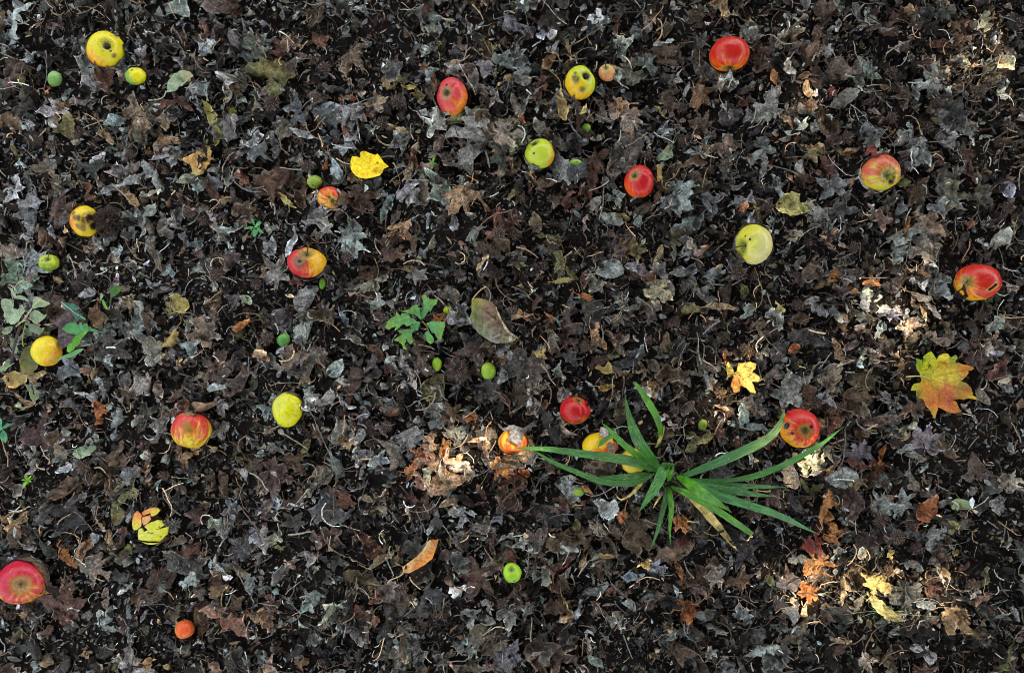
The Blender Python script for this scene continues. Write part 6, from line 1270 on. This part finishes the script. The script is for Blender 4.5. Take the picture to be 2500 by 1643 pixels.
def sprout(px, py, label, n, size, col, seed, short=None, h=.03):
    x, y, _ = W(px, py, .03); z = hget(np.array([x]), np.array([y]))[0]
    root = empty('seedling', (x, y, z)); tag(root, label, 'plant', 'green seedlings')
    r = np.random.default_rng(seed); a0 = r.uniform(0, 6)
    v, f = tube([(0, 0, -.004), (0, 0, h * .7), (.001, 0, h)], [.0012, .0009], 5); obj_mesh('stem', mesh_np('stem', v, f, M_STEM, col=np.tile(np.array(col) * .9, (len(v), 1))), root)
    for i in range(n):
        L = size * r.uniform(.7, 1.15); v, f, uv, o, _ = leaf_flat('o' if i % 2 else 'l', L, r, L * .11)
        w = crumple(v, uv, L, r, fold=.35, curl=.8, rough=.3, curl_dir=0); w[:, 0] += L * .5; w[:, 1] *= .85
        el = r.uniform(.0, .35); w = np.stack([w[:, 0] * math.cos(el) - w[:, 2] * math.sin(el), w[:, 1], w[:, 0] * math.sin(el) + w[:, 2] * math.cos(el)], 1)
        a = a0 + i * 6.283 / n + r.normal(0, .2); c, s = math.cos(a), math.sin(a)
        w = np.stack([w[:, 0] * c - w[:, 1] * s, w[:, 0] * s + w[:, 1] * c, w[:, 2] + h], 1)
        obj_mesh('leaf', mesh_np('leaf', w, f, M_FRESH, col=np.tile(np.array(col) * r.uniform(.7, 1.25), (len(w), 1)), uv=uv), root)
    if short: LAND.append((px, py, short))

def build_weeds():
    G = (.085, .270, .080); G2 = (.14, .34, .015)
    x, y, _ = W(*Z5(730, 560), .0); z = hget(np.array([x]), np.array([y]))[0]
    root = empty('jagged_weed', (x, y, z)); tag(root, 'bright green weed with deeply jagged leaves and yellow-green tips in the middle', 'plant'); LAND.append((*Z5(700, 560), 'the jagged green weed'))
    parts = [([(720, 530), (690, 430), (720, 400), (715, 350), (760, 310), (745, 230), (725, 150), (770, 128), (820, 180), (870, 220), (930, 205), (1010, 200), (975, 235), (965, 285), (910, 320), (880, 380), (830, 400), (800, 445), (765, 500)], (735, 550), [(780, 140), (1000, 205)]),
      ([(705, 545), (650, 480), (600, 450), (500, 440), (440, 410), (380, 402), (460, 378), (540, 372), (570, 320), (600, 305), (650, 296), (665, 340), (705, 345), (695, 430), (715, 520)], (725, 555), [(390, 400), (650, 300)]),
      ([(722, 565), (640, 560), (600, 520), (540, 500), (500, 440), (400, 420), (385, 465), (350, 440), (312, 390), (300, 470), (240, 490), (170, 550), (145, 610), (125, 650), (180, 690), (230, 660), (310, 640), (280, 715), (330, 690), (400, 620), (450, 600), (480, 640), (540, 620), (560, 600), (620, 592), (680, 580)], (728, 560), [(135, 650), (315, 395), (290, 710)]),
      ([(722, 572), (660, 590), (600, 600), (550, 640), (555, 680), (440, 690), (340, 702), (380, 735), (425, 760), (360, 800), (300, 850), (370, 880), (420, 930), (440, 1000), (500, 1010), (460, 940), (470, 880), (490, 840), (515, 890), (552, 932), (585, 885), (572, 800), (575, 740), (610, 715), (620, 690), (680, 705), (690, 650), (715, 600)], (728, 562), [(305, 850), (490, 1005), (345, 702), (560, 925)]),
      ([(798, 590), (850, 570), (900, 550), (1000, 570), (1105, 558), (1108, 640), (1060, 780), (1045, 850), (1020, 875), (985, 850), (950, 780), (920, 740), (890, 752), (860, 680), (830, 640)], (800, 592), [(1025, 870), (1105, 565)]),
      ([(832, 708), (790, 730), (768, 762), (790, 800), (785, 840), (810, 880), (862, 930), (912, 905), (922, 850), (900, 800), (870, 770), (850, 730)], (832, 710), [(870, 925)])]
    for i, (o_, og, tp) in enumerate(parts): poly_leaf(root, 'leaf', Z5, o_, og, tp, .046 + .004 * (i % 3), G, 100 + i, col2=(.20, .34, .02) if i != 5 else G2, slope=(.1 * (-1) ** i, .05))
    stem(root, 'stem', Z5, [(735, 560), (790, 620), (840, 715)], [.046, .042, .040], .0011, (.20, .14, .06)); stem(root, 'stem', Z5, [(735, 560), (760, 585), (770, 610)], [.046, .03, .012], .0013, (.16, .18, .05))
    # dandelion-like weed
    x, y, _ = W(*Z2(1120, 690), 0); z = hget(np.array([x]), np.array([y]))[0]
    root = empty('toothed_weed', (x, y, z)); tag(root, 'green toothed weed leaves fanning left over the leaf-covered yellow apple', 'plant'); LAND.append((*Z2(880, 750), 'the toothed green weed'))
    P = [([(715, 655), (745, 620), (780, 590), (850, 580), (862, 600), (880, 612), (900, 582), (915, 585), (925, 622), (950, 600), (992, 594), (1000, 640), (1090, 660), (1132, 690), (1060, 688), (1000, 680), (960, 690), (920, 705), (860, 720), (780, 700)], (1130, 690), [(715, 655)], (.055, .22, .060), .060),
      ([(740, 920), (745, 870), (760, 840), (820, 800), (802, 782), (840, 742), (900, 712), (960, 695), (1015, 678), (960, 730), (900, 780), (885, 830), (850, 850), (820, 900), (770, 932)], (1015, 680), [(742, 920)], (.10, .30, .012), .055),
      ([(580, 1015), (640, 1008), (700, 962), (780, 930), (850, 895), (900, 880), (962, 878), (930, 910), (860, 950), (800, 982), (740, 985), (660, 1010), (610, 1022)], (960, 880), [(580, 1015)], (.10, .26, .075), .078)]
    for i, (o_, og, tp, c, zz) in enumerate(P): poly_leaf(root, 'leaf', Z2, o_, og, tp, zz, c, 120 + i, curl=.8)
    stem(root, 'stem', Z2, [(1130, 690), (1160, 700), (1180, 705)], [.05, .035, .02], .0012, (.16, .22, .06))
    root = empty('teal_leafed_weed', W(*Z2(800, 420), .02)); tag(root, 'bluish green leaf pair with pale stalks lying above the toothed green weed', 'plant')
    for i, (o_, og, tp) in enumerate([([(690, 360), (760, 362), (830, 372), (888, 420), (860, 450), (800, 445), (740, 440), (710, 400)], (690, 360), [(880, 430)]), ([(800, 450), (850, 455), (880, 470), (920, 500), (972, 555), (900, 552), (860, 556), (830, 510)], (800, 450), [(970, 555)])]): poly_leaf(root, 'leaf', Z2, o_, og, tp, .038, (.040, .150, .095), 130 + i, rough=.5)
    for k, pt in enumerate([[(700, 370), (780, 430), (840, 480), (960, 550)], [(940, 480), (870, 530), (840, 560)]]): stem(root, 'stalk', Z2, pt, np.linspace(.042, .042, len(pt)), .0009, (.25, .36, .22) if k == 0 else (.05, .09, .05))
    root = empty('dark_green_weed', W(*Z2(1240, 360), .02)); tag(root, 'dark green rounded leaf on a stalk with two bright green shoots beside it', 'plant')
    poly_leaf(root, 'leaf', Z2, [(1236, 275), (1240, 235), (1255, 200), (1290, 178), (1330, 168), (1368, 185), (1370, 215), (1340, 250), (1300, 285), (1260, 302)], (1245, 295), [(1368, 185)], .045, (.045, .120, .012), 140)
    poly_leaf(root, 'leaf', Z2, [(1140, 330), (1165, 330), (1190, 380), (1215, 440), (1185, 430), (1160, 390)], (1140, 330), [(1215, 440)], .04, (.13, .33, .02), 141)
    poly_leaf(root, 'leaf', Z2, [(1125, 345), (1120, 300), (1140, 255), (1150, 275), (1165, 280), (1150, 310)], (1125, 345), [(1140, 255)], .045, (.16, .32, .18), 142)
    stem(root, 'stem', Z2, [(1255, 300), (1240, 350), (1235, 400)], [.045, .03, .012], .0010, (.08, .16, .03))
    # wilted pale weed at the left edge
    root = empty('wilted_weed', W(*Z2(210, 600), .02)); tag(root, 'wilted pale grey-green weed with drooping leaves at the left edge', 'plant'); LAND.append((*Z2(190, 520), 'the wilted grey-green weed'))
    PG = (.27, .36, .21)
    for i, o_ in enumerate([[(0, 335), (30, 312), (62, 308), (100, 330), (132, 362), (150, 425), (200, 440), (215, 395), (240, 380), (262, 410), (282, 450), (250, 500), (222, 560), (190, 600), (150, 612), (95, 590), (60, 570), (30, 500), (40, 460), (12, 420)],
        [(365, 312), (395, 290), (425, 292), (460, 310), (500, 342), (540, 350), (572, 372), (530, 390), (500, 412), (440, 410), (400, 432), (375, 400)],
        [(400, 442), (430, 455), (460, 482), (495, 500), (520, 490), (515, 530), (490, 560), (440, 590), (400, 602), (345, 560), (335, 520), (355, 480)],
        [(25, 690), (60, 640), (100, 628), (142, 620), (135, 665), (118, 702), (85, 722), (45, 715)], [(95, 182), (125, 200), (152, 232), (165, 265), (185, 292), (225, 282), (262, 292), (310, 330), (352, 345), (300, 345), (250, 332), (200, 325), (160, 322), (135, 280)],
        [(300, 590), (360, 600), (420, 622), (460, 650), (505, 640), (480, 690), (442, 732), (410, 715), (380, 700), (330, 680)], [(122, 742), (150, 760), (172, 772), (190, 840), (202, 900), (190, 930), (168, 942), (140, 900), (118, 860)],
        [(0, 1082), (40, 1060), (78, 1000), (105, 988), (132, 1002), (120, 1050), (90, 1090), (62, 1130), (0, 1142)], [(300, 1272), (342, 1290), (360, 1370), (392, 1440), (395, 1480), (372, 1502), (340, 1440), (320, 1380)], [(270, 650), (320, 660), (390, 680), (360, 730), (300, 740), (270, 700)]]):
        c_ = np.mean(o_, axis=0); poly_leaf(root, 'leaf', Z2, o_, (c_[0] * .5 + 110, c_[1] * .6 + 240), [tuple(c_ * 2 - np.array([c_[0] * .5 + 110, c_[1] * .6 + 240]))], .046 - .002 * i, np.array(PG) * ([1, .85, .95, .8, 1.05, .7, .6, .55, .6, .35][i]), 150 + i, curl=1.3, rough=1.0, col2=np.array((.30, .36, .16)) * [1, 1, 1, .8, 1, .7, .6, .55, .6, .4][i])
    stem(root, 'stem', Z2, [(250, 580), (330, 470), (380, 400)], [.045, .05, .045], .0017, (.33, .33, .24)); stem(root, 'stem', Z2, [(380, 400), (450, 345), (560, 380)], [.045, .055, .05], .0011, (.36, .40, .20))
    stem(root, 'stem', Z2, [(230, 620), (190, 740), (150, 900), (110, 1130)], [.045, .045, .045, .04], .0028, (.055, .045, .045), M_WOOD)
    stem(root, 'stem', Z2, [(180, 630), (240, 580), (300, 560)], [.045, .052, .05], .0012, (.40, .38, .14)); stem(root, 'stem', Z2, [(0, 1115), (70, 1095), (160, 1040)], [.045, .048, .045], .0010, (.20, .34, .20))
    # small seedlings
    sprout(622, 553, 'small seedling with five glossy green leaves left of the bruised apple', 5, .022, (.065, .28, .085), 160, 'the glossy seedling')
    sprout(1060, 403, 'tiny bright green seedling right of the bright yellow leaf', 4, .011, (.15, .36, .05), 161)
    sprout(2, 1046, 'bluish green weed leaves cut by the left edge below the middle', 4, .030, (.06, .24, .10), 162)
    sprout(66, 1172, 'small yellow-green shoot with fine leaves near the left edge', 6, .013, (.16, .36, .02), 163)
    sprout(435, 120, 'tiny green sprig', 0, .01, (.1, .2, .05), 164) if False else None
    # grass tuft at the bottom
    x, y, _ = W(*T(2, 3, 950, 1450), .02); root = empty('grass_tuft', (x, y, .015)); tag(root, 'thin pale grass blades spreading over the yellow leaf scraps near the bottom right', 'grass')
    g = [((950, 1440), (840, 1350), (720, 1262), 2.2, (.42, .50, .34)), ((950, 1435), (800, 1445), (650, 1466), 2.2, (.38, .44, .26)), ((955, 1440), (830, 1470), (680, 1540), 2.2, (.36, .42, .28)), ((940, 1440), (1150, 1465), (1380, 1480), 2, (.36, .44, .28)), ((900, 1420), (1010, 1445), (1130, 1436), 3.2, (.36, .48, .02)), ((890, 1400), (930, 1450), (975, 1530), 1.8, (.14, .30, .06)), ((870, 1380), (900, 1470), (890, 1540), 1.6, (.10, .24, .05)), ((900, 1390), (960, 1470), (1020, 1540), 1.6, (.14, .28, .06)), ((950, 1440), (880, 1500), (860, 1545), 1.6, (.12, .26, .05)), ((930, 1420), (1030, 1500), (1120, 1545), 1.8, (.30, .34, .14)), ((860, 1340), (850, 1400), (950, 1450), 1.4, (.30, .36, .18)), ((960, 1430), (1040, 1380), (1010, 1330), 1.4, (.30, .32, .16))]
    for i, (a, b, c, w, col) in enumerate(g): stem(root, 'grass_blade', TT(2, 3), [a, b, c], [.03, .05, .035], w / 3.258 * .5 * D / F, col)
    # single green shoot in the clump's gap
    root = empty('small_green_shoot', W(*Z6(1900, 900), .05)); tag(root, 'small green pointed leaf on a thin stalk over the apple behind the long blade', 'plant')
    poly_leaf(root, 'leaf', Z6, [(1810, 1025), (1820, 960), (1850, 910), (1830, 915), (1900, 850), (1990, 800), (2045, 790), (2050, 850), (1980, 880), (1900, 950), (1840, 975)], (2045, 800), [(1812, 1020)], .088, (.085, .28, .06), 170)
    stem(root, 'stem', Z6, [(2045, 810), (2100, 700), (2200, 660), (2290, 665)], [.088, .09, .07, .04], .0010, (.20, .36, .16))

# ------------------------------------------------------------------ the unseen tree, its crown shaped to shade the litter
SUNPATCH = [(1096, 1122, 76, 62), (1120, 1065, 34, 22), (1205, 1065, 26, 26), (1165, 1125, 30, 22), (1250, 1130, 20, 40), (2430, 150, 60, 34), (2320, 165, 50, 26), (1915, 225, 34, 44), (1960, 190, 30, 18), (1975, 262, 22, 24),
  (2380, 175, 40, 20), (2470, 230, 24, 18), (2090, 1460, 30, 24), (2280, 1470, 26, 20), (2150, 690, 26, 10), (2170, 715, 30, 12), (2120, 745, 18, 14), (2240, 735, 26, 18), (2275, 770, 20, 22), (2245, 650, 14, 12), (2090, 800, 18, 12), (2130, 850, 18, 12), (2190, 860, 12, 16), (2260, 815, 16, 12), (1828, 905, 46, 40), (1790, 880, 18, 30), (1740, 985, 28, 34), (1760, 1035, 26, 20), (1730, 1010, 18, 16),
  (1930, 1150, 30, 28), (1990, 1125, 26, 26), (1995, 1370, 26, 20), (2125, 1395, 44, 26), (2060, 1440, 40, 30), (2160, 1490, 36, 26), (1935, 1460, 34, 22), (1980, 1500, 26, 18), (2210, 1410, 20, 22), (2320, 1420, 26, 20), (2340, 1500, 36, 18), (1690, 1490, 24, 22), (1000, 1470, 12, 10), (1890, 1390, 16, 14), (2440, 175, 30, 20), (2300, 560, 12, 10), (1650, 1370, 10, 8), (1720, 1160, 14, 10), (700, 1530, 26, 10), (2400, 60, 40, 26), (2480, 120, 24, 30), (1515, 510, 10, 8), (2000, 660, 16, 12), (1995, 345, 14, 14)]
M_CROWN = pigment_material('green_leaf', .6, .3, .3, 30, .1, .001)
def build_tree():
    r = np.random.default_rng(91)
    root = empty('shade_tree', (5.2, 4.6, 0)); tag(root, 'unseen leafy fruit tree beyond the upper right corner, crown shaped to shade the ground', 'tree')
    base = np.array([5.2, 4.6, 0.0])
    v, f = tube(smooth_pts([(0, 0, -.2), (.05, -.03, 1.2), (-.1, 0, 2.4)], 14), [.22, .16, .13], 14)
    obj_mesh('trunk', mesh_np('trunk', v, f, M_WOOD, col=np.tile((.10, .08, .06), (len(v), 1))), root)
    sx, sy = S.x / S.z, S.y / S.z
    for i in range(9):
        tx, ty, tz = r.uniform(.9, 4.2), r.uniform(.2, 3.6), r.uniform(2.9, 3.9)
        e = np.array([tx, ty, tz]) - base; m = e * .5 + np.array([0, 0, .4])
        v, f = tube(smooth_pts([(-.1, 0, 2.2), m, e], 16), [.07, .04, .012], 8)
        obj_mesh('limb', mesh_np('limb', v, f, M_WOOD, col=np.tile((.10, .08, .06), (len(v), 1))), root)
    n = 54000; n2 = 90000
    z = r.uniform(2.7, 3.9, n + n2); g = np.stack([r.uniform(-1.75, 1.9, n), r.uniform(-1.5, 1.5, n)], 1)
    g2 = np.stack([r.uniform(-2.6, 5.0, n2), r.uniform(-4.6, 3.2, n2)], 1)      # crown widened to block overhead sky, so light comes from the left
    g = np.concatenate([g, g2])
    keep = np.ones(n + n2, bool); k = D / F
    for (px, py, rx, ry) in SUNPATCH:
        x, y, _ = W(px, py, .02); q = np.hypot((g[:, 0] - x) / (rx * k + .038), (g[:, 1] - y) / (ry * k + .038))
        th = np.arctan2(g[:, 1] - y, g[:, 0] - x)
        keep &= q > 1 + .18 * np.sin(3 * th + px) + .12 * np.sin(5 * th + py)  # gaps cut in the crown so sun reaches the chosen patches
    z, g = z[keep], g[keep]; n = len(z)
    P = np.stack([g[:, 0] + sx * z, g[:, 1] + sy * z, z], 1) - base
    d = r.normal(size=(n, 3)); d /= np.linalg.norm(d, axis=1)[:, None]; u = np.cross(d, r.normal(size=(n, 3))); u /= np.linalg.norm(u, axis=1)[:, None]
    L = r.uniform(.045, .075, (n, 1)); L[z > 3.1] *= 1.12; V = np.stack([P - d * L, P + u * L * .55, P + d * L, P - u * L * .55], 1).reshape(-1, 3)
    i = np.arange(n)[:, None] * 4; f = np.concatenate([i + np.array([[0, 1, 2]]), i + np.array([[0, 2, 3]])])
    o = obj_mesh('crown', mesh_np('crown', V, f, M_CROWN, col=np.tile((.05, .09, .025), (len(V), 1)), smooth=False), root); o['kind'] = 'stuff'

# ------------------------------------------------------------------ labels that single each thing out
def label_all():
    fruits = [(a['px'], a['py'], a['short']) for a in APPLES + SMALL] + [(ROTTEN['px'], ROTTEN['py'], 'the rotten brown apple'), (*BROKEN_C, 'the smashed apple')]
    lm = fruits + LAND
    used = set(o['label'] for o in bpy.data.objects if o.get('label'))
    def way(dx, dy):
        a = (math.degrees(math.atan2(-dy, dx)) + 360) % 360
        return ['right of', 'up and right of', 'above', 'up and left of', 'left of', 'down and left of', 'below', 'down and right of'][int((a + 22.5) // 45) % 8]
    done = []
    for o, px, py, ph, sz in CAND:
        ds = sorted((math.hypot(px - a, py - b), a, b, s) for a, b, s in lm)
        opts = []
        for i, (d0, a, b, s) in enumerate(ds[:5]):
            pre = 'just ' if d0 < 95 else '' if d0 < 260 else 'well '
            w1 = f"{pre}{way(px - a, py - b)} {s}"
            opts.append(f"{ph} {w1}")
            for (d1, a1, b1, s1) in ds[i + 1:i + 4]:
                opts.append(f"{ph} {w1}, towards {s1}")
                opts.append(f"{ph} {w1} and {way(px - a1, py - b1)} {s1}")
        for pick in opts:
            if len(pick.split()) <= 16 and pick not in used: break
        else:
            for pick in [f"{adj} {q}" for adj in ('small', 'larger', 'dull', 'ragged') for q in opts]:
                if len(pick.split()) <= 16 and pick not in used: break
        used.add(pick); o['label'] = pick

# ------------------------------------------------------------------ assembly
build_tree()
build_ground()
chips, leaves = build_litter()
build_bits(chips)
build_leaves(leaves)
CAND += build_burrs()
for i, hd in enumerate(HERO): build_hero(hd, 200 + i)
CAND += build_twigs()
top_scraps(chips)
strands = Bag(); build_bits(strands, 7500, 32, .006)
chips.build('fine_leaf_litter', M_CHIP); leaves.build('broken_leaf_litter', M_DRY); strands.build('stalk_litter', M_WOOD)
build_all_fruit()
build_clump()
build_weeds()
label_all()
